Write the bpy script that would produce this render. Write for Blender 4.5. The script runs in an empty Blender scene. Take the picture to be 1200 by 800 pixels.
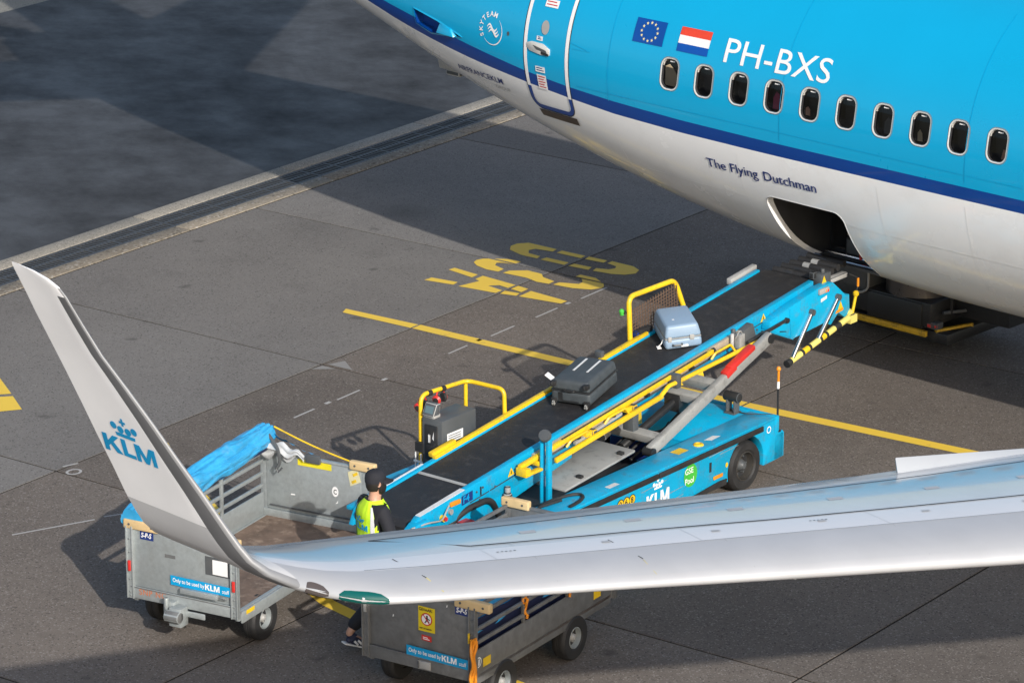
import bpy, bmesh, math, random
from mathutils import Vector, Matrix, noise as mnoise
random.seed(7)
C = bpy.context.scene.collection
SC = bpy.context.scene
# ------------------------------------------------------------------ camera, sky, sun, exposure
cam = bpy.data.cameras.new('camera'); cam_o = bpy.data.objects.new('camera', cam); C.objects.link(cam_o)
cam.sensor_width = 36.0; cam.lens = 4458.58/1200*36; cam.clip_start = 0.5; cam.clip_end = 6000
cam_o.location = (0, 0, 14.307); cam_o.rotation_euler = (math.pi/2-0.31645, 0, 0.752005)
SC.camera = cam_o
SUNV = Vector((1.80, -0.87, 1.0)).normalized()
sun_el = math.asin(SUNV.z); sun_rot = math.atan2(SUNV.x, SUNV.y)
world = bpy.data.worlds.new('World'); SC.world = world; world.use_nodes = True
wn = world.node_tree.nodes; wl = world.node_tree.links
sky = wn.new('ShaderNodeTexSky'); sky.sky_type = 'NISHITA'; sky.sun_disc = False
sky.sun_elevation = sun_el; sky.sun_rotation = sun_rot; sky.air_density = 1.0; sky.dust_density = 2.2; sky.ozone_density = 1.0
wl.new(sky.outputs['Color'], wn['Background'].inputs['Color']); wn['Background'].inputs['Strength'].default_value = 0.148
sun = bpy.data.lights.new('sun', 'SUN'); sun.energy = 4.2; sun.angle = math.radians(0.55); sun.color = (1.0, 0.95, 0.88)
sun_o = bpy.data.objects.new('sun', sun); C.objects.link(sun_o); sun_o.rotation_euler = SUNV.to_track_quat('Z', 'Y').to_euler(); sun_o.location = (60, -40, 50)
SC.view_settings.view_transform = 'Standard'; SC.view_settings.look = 'None'; SC.view_settings.exposure = 0.08; SC.view_settings.gamma = 1.0
SC.render.engine = 'CYCLES'

# ------------------------------------------------------------------ materials
MATS = {}
def mat_base(name):
    m = bpy.data.materials.new(name); m.use_nodes = True
    nt = m.node_tree; b = nt.nodes['Principled BSDF']
    return m, nt.nodes, nt.links, b
def sset(b, k, v):
    if k in b.inputs: b.inputs[k].default_value = v
def paint(name, rgb, rough=.45, metal=0., var=.12, scale=2.5, dirt=None, damt=.0, dscale=3.0, coat=0., bump=.0, bscale=60., spec=.5):
    """painted / metal / plastic surface: slight tonal variation, patches of dirt, uneven gloss, fine relief"""
    m, N, L, b = mat_base(name)
    tc = N.new('ShaderNodeTexCoord')
    n1 = N.new('ShaderNodeTexNoise'); n1.inputs['Scale'].default_value = scale; n1.inputs['Detail'].default_value = 5; n1.inputs['Roughness'].default_value = .6
    L.new(tc.outputs['Object'], n1.inputs['Vector'])
    r1 = N.new('ShaderNodeValToRGB'); r1.color_ramp.elements[0].position = .3; r1.color_ramp.elements[1].position = .72
    r1.color_ramp.elements[0].color = tuple(c*(1-var) for c in rgb)+(1,); r1.color_ramp.elements[1].color = tuple(min(1, c*(1+var)) for c in rgb)+(1,)
    L.new(n1.outputs['Fac'], r1.inputs['Fac'])
    col = r1.outputs['Color']
    if dirt is not None and damt > 0:
        n2 = N.new('ShaderNodeTexNoise'); n2.inputs['Scale'].default_value = dscale; n2.inputs['Detail'].default_value = 9; n2.inputs['Roughness'].default_value = .72
        L.new(tc.outputs['Object'], n2.inputs['Vector'])
        r2 = N.new('ShaderNodeValToRGB'); r2.color_ramp.elements[0].position = .52; r2.color_ramp.elements[1].position = .74
        r2.color_ramp.elements[0].color = (0, 0, 0, 1); r2.color_ramp.elements[1].color = (damt,)*3+(1,)
        L.new(n2.outputs['Fac'], r2.inputs['Fac'])
        mx = N.new('ShaderNodeMix'); mx.data_type = 'RGBA'
        L.new(r2.outputs['Color'], mx.inputs['Factor']); L.new(col, mx.inputs['A']); mx.inputs['B'].default_value = tuple(dirt)+(1,)
        col = mx.outputs['Result']
    L.new(col, b.inputs['Base Color'])
    mr = N.new('ShaderNodeMapRange'); mr.inputs['To Min'].default_value = max(.02, rough*.8); mr.inputs['To Max'].default_value = min(1, rough*1.25)
    L.new(n1.outputs['Fac'], mr.inputs['Value']); L.new(mr.outputs['Result'], b.inputs['Roughness'])
    sset(b, 'Metallic', metal); sset(b, 'Coat Weight', coat); sset(b, 'Coat Roughness', .06); sset(b, 'Specular IOR Level', spec)
    if bump > 0:
        n3 = N.new('ShaderNodeTexNoise'); n3.inputs['Scale'].default_value = bscale; n3.inputs['Detail'].default_value = 4
        L.new(tc.outputs['Object'], n3.inputs['Vector'])
        bp = N.new('ShaderNodeBump'); bp.inputs['Strength'].default_value = bump; bp.inputs['Distance'].default_value = .01
        L.new(n3.outputs['Fac'], bp.inputs['Height']); L.new(bp.outputs['Normal'], b.inputs['Normal'])
    MATS[name] = m
    return m
def ground_mat(name, dark, light, speck, grain=95., stain=.35, rough=.88, speck_amt=.5, big=.35):
    m, N, L, b = mat_base(name)
    g = N.new('ShaderNodeNewGeometry'); P = g.outputs['Position']
    oi = N.new('ShaderNodeObjectInfo')
    def noise(sc, det=4, ro=.6):
        n = N.new('ShaderNodeTexNoise'); n.inputs['Scale'].default_value = sc; n.inputs['Detail'].default_value = det; n.inputs['Roughness'].default_value = ro
        L.new(P, n.inputs['Vector']); return n.outputs['Fac']
    def ramp(f, a, b_, ca, cb):
        r = N.new('ShaderNodeValToRGB'); r.color_ramp.elements[0].position = a; r.color_ramp.elements[1].position = b_
        r.color_ramp.elements[0].color = tuple(ca)+(1,); r.color_ramp.elements[1].color = tuple(cb)+(1,); L.new(f, r.inputs['Fac']); return r.outputs['Color']
    def mix(f, a, b_, mode='MIX'):
        x = N.new('ShaderNodeMix'); x.data_type = 'RGBA'; x.blend_type = mode
        if isinstance(f, (int, float)): x.inputs['Factor'].default_value = f
        else: L.new(f, x.inputs['Factor'])
        L.new(a, x.inputs['A'])
        if isinstance(b_, tuple): x.inputs['B'].default_value = b_+(1,)
        else: L.new(b_, x.inputs['B'])
        return x.outputs['Result']
    base = ramp(noise(big, 6, .65), .3, .7, dark, light)
    gr = noise(grain, 3, .7)
    base = mix(speck_amt, base, ramp(gr, .34, .64, (.35,)*3, (1.0,)*3), 'MULTIPLY')
    vo = N.new('ShaderNodeTexVoronoi'); vo.inputs['Scale'].default_value = grain*.7; L.new(P, vo.inputs['Vector'])
    sep = N.new('ShaderNodeSeparateColor'); L.new(vo.outputs['Color'], sep.inputs['Color'])
    base = mix(ramp(sep.outputs['Red'], .86, .95, (0,)*3, (.6,)*3), base, speck)
    base = mix(ramp(sep.outputs['Green'], .90, .95, (0,)*3, (.6,)*3), base, tuple(c*.25 for c in dark))
    base = mix(ramp(noise(1.3, 8, .75), .53, .75, (0,)*3, (stain,)*3), base, tuple(c*.5 for c in dark))
    wob = N.new('ShaderNodeTexNoise'); wob.inputs['Scale'].default_value = 5; L.new(P, wob.inputs['Vector'])
    wa = N.new('ShaderNodeMix'); wa.data_type = 'RGBA'; wa.blend_type = 'LINEAR_LIGHT'; wa.inputs['Factor'].default_value = .10; L.new(P, wa.inputs['A']); L.new(wob.outputs['Color'], wa.inputs['B'])
    v2 = N.new('ShaderNodeTexVoronoi'); v2.inputs['Scale'].default_value = 1.1; L.new(wa.outputs['Result'], v2.inputs['Vector'])
    base = mix(ramp(v2.outputs['Distance'], .03, .11, (.55,)*3, (0,)*3), base, tuple(c*.32 for c in dark))
    v3 = N.new('ShaderNodeTexVoronoi'); v3.inputs['Scale'].default_value = .31; L.new(wa.outputs['Result'], v3.inputs['Vector'])
    base = mix(ramp(v3.outputs['Distance'], .02, .16, (.38,)*3, (0,)*3), base, tuple(c*.45 for c in dark))
    tint = N.new('ShaderNodeMapRange'); tint.inputs['To Min'].default_value = .90; tint.inputs['To Max'].default_value = 1.10; L.new(oi.outputs['Random'], tint.inputs['Value'])
    hs = N.new('ShaderNodeHueSaturation'); L.new(base, hs.inputs['Color']); L.new(tint.outputs['Result'], hs.inputs['Value'])
    L.new(hs.outputs['Color'], b.inputs['Base Color']); b.inputs['Roughness'].default_value = rough; sset(b, 'Specular IOR Level', .25)
    bp = N.new('ShaderNodeBump'); bp.inputs['Strength'].default_value = .45; bp.inputs['Distance'].default_value = .006
    L.new(gr, bp.inputs['Height']); L.new(bp.outputs['Normal'], b.inputs['Normal'])
    MATS[name] = m; return m
def worn_paint(name, rgb, wear=.5, rough=.6):
    """road paint with chips through which the concrete shows"""
    m, N, L, b = mat_base(name)
    g = N.new('ShaderNodeNewGeometry')
    n = N.new('ShaderNodeTexNoise'); n.inputs['Scale'].default_value = 9; n.inputs['Detail'].default_value = 9; n.inputs['Roughness'].default_value = .75; L.new(g.outputs['Position'], n.inputs['Vector'])
    n2 = N.new('ShaderNodeTexNoise'); n2.inputs['Scale'].default_value = 1.7; n2.inputs['Detail'].default_value = 4; L.new(g.outputs['Position'], n2.inputs['Vector'])
    ad = N.new('ShaderNodeMath'); ad.operation = 'MULTIPLY_ADD'; ad.inputs[1].default_value = .6; L.new(n2.outputs['Fac'], ad.inputs[0]); L.new(n.outputs['Fac'], ad.inputs[2])
    r = N.new('ShaderNodeValToRGB'); r.color_ramp.elements[0].position = .92; r.color_ramp.elements[1].position = 1.06
    r.color_ramp.elements[0].color = tuple(rgb)+(1,); r.color_ramp.elements[1].color = tuple(rgb[i]*(1-wear)+(.14, .13, .12)[i]*wear for i in range(3))+(1,)
    L.new(ad.outputs['Value'], r.inputs['Fac']); L.new(r.outputs['Color'], b.inputs['Base Color']); b.inputs['Roughness'].default_value = rough; sset(b, 'Specular IOR Level', .3)
    MATS[name] = m; return m

BLUE = (.0, .33, .67)
concrete_a = ground_mat('smooth concrete', (.172, .161, .151), (.220, .207, .193), (.26, .25, .24), speck_amt=.30, stain=.30)
concrete_b = ground_mat('aggregate concrete', (.145, .123, .106), (.202, .173, .149), (.29, .265, .24), speck_amt=.46, stain=.34)
concrete_c = ground_mat('pale drain concrete', (.29, .27, .23), (.37, .345, .30), (.5, .46, .4), speck_amt=.3, stain=.45)
concrete_d = ground_mat('sandy gravel concrete', (.25, .215, .17), (.34, .30, .24), (.40, .38, .35), grain=45, speck_amt=.55, stain=.4)
joint_m = paint('joint filler', (.022, .020, .018), .95, spec=.05)
yel_line = worn_paint('yellow line paint', (.78, .53, .06), .35)
white_line = worn_paint('thin white line paint', (.40, .39, .375), .55)
blue_p = paint('loader blue paint', (.0, .335, .58), .42, var=.09, dirt=(.10, .15, .18), damt=.7, dscale=7, coat=.1)
jet_blue = paint('fuselage blue paint', (.0, .345, .62), .28, var=.03, scale=.7, coat=.5, bump=.05, bscale=1.6)
jet_navy = paint('fuselage navy paint', (.0, .045, .25), .35, var=.05, coat=.25)
jet_white = paint('fuselage white paint', (.86, .865, .87), .26, var=.03, scale=.9, dirt=(.60, .58, .55), damt=.3, dscale=1.2, coat=.6, bump=.05, bscale=1.6)
jet_grey = paint('wing grey paint', (.50, .52, .54), .20, var=.05, scale=.8, dirt=(.36, .37, .39), damt=.3, dscale=1.5, coat=.5)
wing_white = paint('wing white paint', (.62, .63, .65), .24, var=.04, scale=.8, coat=.5)
winglet_white = paint('winglet white paint', (.88, .88, .89), .33, var=.03, coat=.3)
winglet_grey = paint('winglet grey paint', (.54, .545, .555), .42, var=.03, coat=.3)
slat_metal = paint('bare leading edge metal', (.47, .48, .50), .38, metal=.2, var=.05, scale=2)
dark_strip = paint('dark grey strip', (.115, .118, .125), .4)
dark_line = paint('panel gap', (.03, .032, .036), .7)
black = paint('black rubber', (.018, .018, .019), .65, var=.25, scale=8)
belt_m = paint('black belt rubber', (.016, .016, .018), .62, var=.2, scale=4, dirt=(.10, .095, .09), damt=.35, dscale=9, bump=.3, bscale=90)
blackmetal = paint('black metal', (.02, .021, .023), .4, dirt=(.12, .11, .10), damt=.3)
darkgrey = paint('dark grey metal', (.075, .082, .088), .42, var=.12, dirt=(.15, .14, .13), damt=.3)
grey = paint('grey painted steel', (.29, .295, .29), .42, var=.12, dirt=(.09, .085, .08), damt=.65, dscale=8)
palegrey = paint('pale grey plastic', (.36, .36, .35), .5, dirt=(.2, .19, .17), damt=.35)
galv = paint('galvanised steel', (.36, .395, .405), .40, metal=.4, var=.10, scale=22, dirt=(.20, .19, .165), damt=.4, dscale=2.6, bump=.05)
galv_d = paint('weathered shade-darkened galvanised steel', (.17, .175, .178), .5, metal=.3, var=.22, scale=9, dirt=(.06, .045, .032), damt=.65, dscale=2.2, bump=.05)  # base tone mixes grime with painted-in shade for the cart under the wing
chrome = paint('steel rod', (.62, .63, .65), .18, metal=1.)
yel_p = paint('yellow paint', (.74, .49, .015), .38, var=.08, dirt=(.16, .12, .06), damt=.6, dscale=11)
pale_yel = paint('pale yellow sleeve', (.66, .58, .16), .55, dirt=(.2, .18, .08), damt=.35)
orange = paint('orange plastic', (.75, .26, .015), .4)
red_p = paint('red plastic', (.55, .03, .025), .4)
white_p = paint('white print', (.78, .78, .78), .5, var=.03)
white_d = paint('worn white print', (.66, .67, .67), .5, var=.12, dirt=(.2, .3, .36), damt=.5, dscale=20)
navy_p = paint('navy print', (.01, .03, .16), .5)
klm_blue = paint('sign blue', (.0, .30, .60), .45)
green_p = paint('green sticker', (.06, .42, .05), .45)
wood = paint('pale wooden batten', (.60, .44, .23), .6, var=.15, scale=6, dirt=(.3, .2, .1), damt=.3)
plywood = paint('worn plywood floor', (.15, .105, .08), .75, var=.35, scale=5, dirt=(.40, .31, .24), damt=.75, dscale=6, bump=.3, bscale=20)
tarp_b = paint('blue tarpaulin', (.035, .325, .62), .36, var=.16, scale=5, dirt=(.22, .40, .55), damt=.5, dscale=4, bump=.35, bscale=14)
tarp_l = paint('grey tarpaulin lining', (.42, .44, .46), .55, var=.15, scale=6)
tarp_n = paint('navy tarpaulin', (.012, .018, .06), .5)
hold_m = paint('dark hold lining', (.03, .03, .032), .8, var=.3)
recess_m = paint('window recess', (.022, .022, .025), .6)
case_blue = paint('pale blue hard shell', (.235, .335, .455), .42, var=.04, dirt=(.2, .28, .38), damt=.2)
case_grey = paint('dark grey suitcase fabric', (.052, .062, .070), .6, var=.18, scale=12, bump=.15, bscale=150)
skin_m = paint('skin', (.50, .28, .19), .5, var=.06, scale=20)
hair_m = paint('dark hair', (.015, .012, .010), .6)
cloth_n = paint('black workwear', (.012, .013, .019), .85, var=.3, scale=12)
hivis = paint('hi-vis yellow cloth', (.52, .80, .02), .7, var=.1, scale=9)
reflect = paint('grey reflective band', (.55, .56, .58), .4)
shoe_m = paint('navy shoe', (.015, .02, .05), .6)
brownp = paint('scuff plate', (.09, .07, .06), .5, metal=.3)
beige = paint('beige blind', (.45, .36, .23), .7)
pink = paint('magenta seat fabric', (.35, .06, .12), .7)
asphalt = None
def asphalt_mat():
    m, N, L, b = mat_base('dark wet-patched asphalt')
    g = N.new('ShaderNodeNewGeometry'); P = g.outputs['Position']
    mp = N.new('ShaderNodeMapping'); mp.inputs['Rotation'].default_value = (0, 0, .752); mp.inputs['Scale'].default_value = (.8, .95, 1); L.new(P, mp.inputs['Vector'])
    n = N.new('ShaderNodeTexNoise'); n.inputs['Scale'].default_value = .9; n.inputs['Detail'].default_value = 9; n.inputs['Roughness'].default_value = .70; L.new(mp.outputs['Vector'], n.inputs['Vector'])
    n2 = N.new('ShaderNodeTexNoise'); n2.inputs['Scale'].default_value = .22; n2.inputs['Detail'].default_value = 5; L.new(P, n2.inputs['Vector'])
    n3 = N.new('ShaderNodeTexNoise'); n3.inputs['Scale'].default_value = 50; n3.inputs['Detail'].default_value = 3; L.new(P, n3.inputs['Vector'])
    ad = N.new('ShaderNodeMath'); ad.operation = 'MULTIPLY_ADD'; ad.inputs[1].default_value = .7; L.new(n2.outputs['Fac'], ad.inputs[0]); L.new(n.outputs['Fac'], ad.inputs[2])
    r = N.new('ShaderNodeValToRGB'); r.color_ramp.elements[0].position = .64; r.color_ramp.elements[1].position = 1.0
    r.color_ramp.elements[0].color = (.024, .0235, .024, 1); r.color_ramp.elements[1].color = (.078, .076, .078, 1); L.new(ad.outputs['Value'], r.inputs['Fac'])
    mx = N.new('ShaderNodeMix'); mx.data_type = 'RGBA'; mx.blend_type = 'MULTIPLY'; mx.inputs['Factor'].default_value = .35; L.new(r.outputs['Color'], mx.inputs['A']); L.new(n3.outputs['Fac'], mx.inputs['B'])
    L.new(mx.outputs['Result'], b.inputs['Base Color'])
    mr = N.new('ShaderNodeMapRange'); mr.inputs['From Min'].default_value = .6; mr.inputs['From Max'].default_value = 1.0; mr.inputs['To Min'].default_value = .72; mr.inputs['To Max'].default_value = .50
    L.new(ad.outputs['Value'], mr.inputs['Value']); L.new(mr.outputs['Result'], b.inputs['Roughness']); sset(b, 'Specular IOR Level', .28)
    bp = N.new('ShaderNodeBump'); bp.inputs['Strength'].default_value = .3; bp.inputs['Distance'].default_value = .006; L.new(n3.outputs['Fac'], bp.inputs['Height']); L.new(bp.outputs['Normal'], b.inputs['Normal'])
    return m
asphalt = asphalt_mat()
def glass_mat():
    m, N, L, b = mat_base('cabin window glass')
    out = [n for n in N if n.type == 'OUTPUT_MATERIAL'][0]
    t = N.new('ShaderNodeBsdfTransparent'); t.inputs['Color'].default_value = (.80, .80, .82, 1)
    gl = N.new('ShaderNodeBsdfGlossy'); gl.inputs['Roughness'].default_value = .03
    fr = N.new('ShaderNodeFresnel'); fr.inputs['IOR'].default_value = 1.5
    mx = N.new('ShaderNodeMixShader'); L.new(fr.outputs['Fac'], mx.inputs['Fac']); L.new(t.outputs['BSDF'], mx.inputs[1]); L.new(gl.outputs['BSDF'], mx.inputs[2]); L.new(mx.outputs['Shader'], out.inputs['Surface'])
    return m
glass = glass_mat()
nav_glass = paint('green navigation lens', (.0, .085, .075), .12, var=.1, coat=.8)
lens_dark = paint('smoked lens', (.09, .075, .07), .15, coat=.8)

# ------------------------------------------------------------------ mesh builder
class MB:
    def __init__(s): s.bm = bmesh.new(); s.mats = []
    def mi(s, m):
        if m not in s.mats: s.mats.append(m)
        return s.mats.index(m)
    def face(s, vs, m):
        try: f = s.bm.faces.new(vs); f.material_index = s.mi(m); return f
        except ValueError: return None
    def hexa(s, p, m):
        v = [s.bm.verts.new(q) for q in p]
        for a in ((3, 2, 1, 0), (4, 5, 6, 7), (0, 1, 5, 4), (1, 2, 6, 5), (2, 3, 7, 6), (3, 0, 4, 7)): s.face([v[i] for i in a], m)
        return s
    def box(s, a0, a1, b0, b1, c0, c1, m, M=None):
        p = [Vector(q) for q in ((a0, b0, c0), (a1, b0, c0), (a1, b1, c0), (a0, b1, c0), (a0, b0, c1), (a1, b0, c1), (a1, b1, c1), (a0, b1, c1))]
        if M is not None: p = [M @ q for q in p]
        return s.hexa(p, m)
    def beam(s, p0, p1, w, h, m, up=(0, 0, 1)):
        """rectangular bar from p0 to p1, w sideways, h along up"""
        p0, p1 = Vector(p0), Vector(p1); d = (p1-p0).normalized(); sd = d.cross(Vector(up)).normalized(); u = sd.cross(d)
        q = [p+sd*(w/2)*i+u*(h/2)*j for p in (p0, p1) for i, j in ((-1, -1), (1, -1), (1, 1), (-1, 1))]
        return s.hexa(q, m)
    def prism(s, poly, fn, w0, w1, m):
        n = len(poly); a = [s.bm.verts.new(fn(u, v, w0)) for u, v in poly]; b = [s.bm.verts.new(fn(u, v, w1)) for u, v in poly]
        s.face(a[::-1], m); s.face(b, m)
        for i in range(n): s.face([a[i], a[(i+1) % n], b[(i+1) % n], b[i]], m)
        return s
    def poly(s, pts, m):
        f = s.face([s.bm.verts.new(p) for p in pts], m)
        if f is not None and len(pts) > 4: f.normal_update(); bmesh.ops.triangulate(s.bm, faces=[f])
        return s
    def tube(s, path, r, m, n=8, closed=False, caps=True):
        path = [Vector(p) for p in path]; rings = []; k = len(path); prev = None
        for i, p in enumerate(path):
            if closed: d = path[(i+1) % k]-path[i-1]
            else: d = path[min(i+1, k-1)]-path[max(i-1, 0)]
            d.normalize()
            if prev is None:
                ref = Vector((0, 0, 1)) if abs(d.z) < .9 else Vector((1, 0, 0)); x = d.cross(ref).normalized()
            else: x = (prev-d*prev.dot(d)).normalized()
            prev = x; y = d.cross(x); rr = r[i] if isinstance(r, (list, tuple)) else r
            rings.append([s.bm.verts.new(p+x*rr*math.cos(2*math.pi*j/n)+y*rr*math.sin(2*math.pi*j/n)) for j in range(n)])
        for i in range(k if closed else k-1):
            A, B = rings[i], rings[(i+1) % k]
            for j in range(n): s.face([A[j], A[(j+1) % n], B[(j+1) % n], B[j]], m)
        if caps and not closed: s.face(rings[0][::-1], m); s.face(rings[-1], m)
        return s
    def cyl(s, p0, p1, r, m, n=16, r2=None):
        return s.tube([p0, p1], [r, r if r2 is None else r2], m, n)
    def lathe(s, prof, c, ax, m, n=24, caps=True):
        """prof: (radius, height) pairs turned about axis ax through c; m one material or one per span"""
        c = Vector(c); ax = Vector(ax).normalized(); ref = Vector((0, 0, 1)) if abs(ax.z) < .9 else Vector((1, 0, 0)); x = ax.cross(ref).normalized(); y = ax.cross(x)
        rings = [[s.bm.verts.new(c+ax*h+(x*math.cos(2*math.pi*j/n)+y*math.sin(2*math.pi*j/n))*max(r, 1e-4)) for j in range(n)] for r, h in prof]
        for i in range(len(prof)-1):
            mm = m[i] if isinstance(m, list) else m
            for j in range(n): s.face([rings[i][j], rings[i][(j+1) % n], rings[i+1][(j+1) % n], rings[i+1][j]], mm)
        if caps: s.face(rings[0][::-1], m[0] if isinstance(m, list) else m); s.face(rings[-1], m[-1] if isinstance(m, list) else m)
        return s
    def grid(s, rows, m, closed=False):
        R = [[s.bm.verts.new(p) for p in r] for r in rows]
        for i in range(len(R)-1):
            for j in range(len(R[0])-(0 if closed else 1)):
                j2 = (j+1) % len(R[0]); s.face([R[i][j], R[i][j2], R[i+1][j2], R[i+1][j]], m(i, j) if callable(m) and not isinstance(m, bpy.types.Material) else m)
        return R
    def build(s, name, parent=None, bevel=0., seg=2, ang=38., loc=None, recalc=True, smooth=True):
        bm = s.bm
        if recalc: bmesh.ops.recalc_face_normals(bm, faces=bm.faces[:])
        if bevel > 0:
            ed = [e for e in bm.edges if len(e.link_faces) == 2 and e.calc_face_angle(0) > math.radians(30)]
            if ed: bmesh.ops.bevel(bm, geom=ed, offset=bevel, segments=seg, profile=.5, affect='EDGES', clamp_overlap=True)
        if smooth:
            for f in bm.faces: f.smooth = True
            for e in bm.edges:
                if len(e.link_faces) == 2 and e.calc_face_angle(0) > math.radians(ang): e.smooth = False
        me = bpy.data.meshes.new(name)
        for m in s.mats: me.materials.append(m)
        if loc is not None: bmesh.ops.translate(bm, verts=bm.verts[:], vec=-Vector(loc))
        bm.to_mesh(me); bm.free()
        o = bpy.data.objects.new(name, me); C.objects.link(o)
        if loc is not None: o.location = loc
        if parent is not None: o.parent = parent
        return o
def tag(o, label=None, cat=None, group=None, kind=None):
    if label: o['label'] = label
    if cat: o['category'] = cat
    if group: o['group'] = group
    if kind: o['kind'] = kind
    return o
def thing(name, label, cat, loc=(0, 0, 0), rz=0., group=None):
    o = bpy.data.objects.new(name, None); C.objects.link(o); o.location = loc; o.rotation_euler = (0, 0, rz); o.empty_display_size = .3
    return tag(o, label, cat, group)
def copy_part(o, parent, loc=None):
    c = o.copy(); C.objects.link(c); c.parent = parent
    if loc is not None: c.location = loc
    for ch in o.children: copy_part(ch, c)
    return c
def text_bm(mb, body, size, fn, m, bold=0., sx=1., align='LEFT', spacing=1., shear=0., cut=0.):
    cu = bpy.data.curves.new('lettering', 'FONT'); cu.body = body; cu.size = size; cu.offset = bold; cu.align_x = align; cu.space_character = spacing; cu.shear = shear; cu.resolution_u = 4
    ob = bpy.data.objects.new('lettering', cu); C.objects.link(ob)
    dg = bpy.context.evaluated_depsgraph_get(); dg.update()
    me = bpy.data.meshes.new_from_object(ob.evaluated_get(dg))
    if cut > 0:     # finer triangles so that lettering follows a curved skin
        tb = bmesh.new(); tb.from_mesh(me); bmesh.ops.triangulate(tb, faces=tb.faces[:])
        for _ in range(5):
            ed = [e for e in tb.edges if e.calc_length() > cut]
            if not ed: break
            bmesh.ops.subdivide_edges(tb, edges=ed, cuts=1); bmesh.ops.triangulate(tb, faces=[f for f in tb.faces if len(f.verts) > 3])
        tb.to_mesh(me); tb.free()
    off = len(mb.bm.verts); vs = [mb.bm.verts.new(fn(v.co.x*sx, v.co.y)) for v in me.vertices]
    for p in me.polygons: mb.face([vs[i] for i in p.vertices], m)
    bpy.data.objects.remove(ob); bpy.data.curves.remove(cu); bpy.data.meshes.remove(me)
    return mb
def plane_fn(o, u, v, n=None, off=0.):
    o, u, v = Vector(o), Vector(u).normalized(), Vector(v).normalized(); nn = u.cross(v).normalized() if n is None else Vector(n)
    return lambda a, b, w=0.: o+u*a+v*b+nn*(off+w)
def rrect(cx, cy, w, h, r, n=5):
    p = []
    for qx, qy, a0 in ((1, 1, 0), (-1, 1, 90), (-1, -1, 180), (1, -1, 270)):
        for i in range(n+1):
            a = math.radians(a0+90*i/n); p.append((cx+qx*(w/2-r)+r*math.cos(a), cy+qy*(h/2-r)+r*math.sin(a)))
    return p
def crown_emblem(mb, fn, x, y, s, m):
    """royal crown mark: bar, four dots and a cross, width s"""
    def P(pts): mb.poly([fn(x+a*s, y+b*s) for a, b in pts], m)
    P([(-.40, 0), (.40, 0), (.43, .13), (-.43, .13)])
    for cx, cy in ((-.44, .36), (-.16, .27), (.16, .27), (.44, .36)):
        P([(cx+.135*math.cos(t*math.pi/6), cy+.135*math.sin(t*math.pi/6)) for t in range(12)])
    P([(-.045, .44), (.045, .44), (.045, .53), (.13, .53), (.13, .61), (.045, .61), (.045, .72), (-.045, .72), (-.045, .61), (-.13, .61), (-.13, .53), (-.045, .53)])
def klm_bm(mb, fn, x0, y0, h, wd, m, cut=.03):
    """bold airline letters K L M, drawn as outlines"""
    GL_ = [(0, [(0, 0), (.25, 0), (.25, .30), (.36, .44), (.61, 0), (.94, 0), (.55, .62), (.90, 1), (.57, 1), (.25, .60), (.25, 1), (0, 1)]), (.99, [(0, 0), (.66, 0), (.66, .22), (.25, .22), (.25, 1), (0, 1)]), (1.71, [(0, 0), (.22, 0), (.22, .60), (.44, 0), (.64, 0), (.86, .60), (.86, 0), (1.08, 0), (1.08, 1), (.78, 1), (.54, .34), (.30, 1), (0, 1)])]
    for dx, P in GL_:
        tb = bmesh.new(); tb.faces.new([tb.verts.new(((dx+a)*wd/2.79, c*h, 0)) for a, c in P]); tb.normal_update(); bmesh.ops.triangulate(tb, faces=tb.faces[:])
        for _ in range(5):
            ed = [e for e in tb.edges if e.calc_length() > cut]
            if not ed: break
            bmesh.ops.subdivide_edges(tb, edges=ed, cuts=1); bmesh.ops.triangulate(tb, faces=[f for f in tb.faces if len(f.verts) > 3])
        tb.verts.index_update(); vs = [mb.bm.verts.new(fn(x0+v.co.x, y0+v.co.y)) for v in tb.verts]
        for f in tb.faces: mb.face([vs[v.index] for v in f.verts], m)
        tb.free()
def circle(fn, x, y, r, n=20): return [fn(x+r*math.cos(2*math.pi*i/n), y+r*math.sin(2*math.pi*i/n)) for i in range(n)]
def arc_pts(p, n=6):
    """round the corners of a 3D polyline given as (point, radius)"""
    out = []
    for i, (q, r) in enumerate(p):
        q = Vector(q)
        if r <= 0 or i in (0, len(p)-1): out.append(q); continue
        a = (Vector(p[i-1][0])-q).normalized(); b = (Vector(p[i+1][0])-q).normalized()
        for k in range(n+1):
            t = k/n; A = q+a*r; B = q+b*r
            out.append(A*(1-t)**2+q*2*t*(1-t)+B*t*t)
    return out

# ------------------------------------------------------------------ setting: apron, drain, asphalt
G = 0.113672; CG, SG = math.cos(G), math.sin(G)
def uv(u, v, z=0.): return Vector((u*CG-v*SG, u*SG+v*CG, z))
UJ = [-32.27, -27.33, -22.49, -17.71, -12.9, -8.1]; VJ = [14.8, 19.35, 23.95, 28.46, 33.05, 37.68, 42.2, 46.8, 51.4]
floor = MB(); floor.poly([uv(-32.3, -300, -.007), uv(500, -300, -.007), uv(500, 700, -.007), uv(-32.3, 700, -.007)], joint_m)
floor_o = tag(floor.build('apron', smooth=False), kind='structure')
J = .014
for i in range(len(UJ)-1):
    for j in range(len(VJ)-1):
        u0, u1, v0, v1 = UJ[i]+J, UJ[i+1]-J, VJ[j]+J, VJ[j+1]-J
        b = MB(); c = concrete_a if (i == 0) else concrete_b
        b.hexa([uv(u0, v0, -.012), uv(u1, v0, -.012), uv(u1, v1, -.012), uv(u0, v1, -.012), uv(u0, v0), uv(u1, v0), uv(u1, v1), uv(u0, v1)], c)
        b.build('concrete_slab', floor_o)
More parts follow.
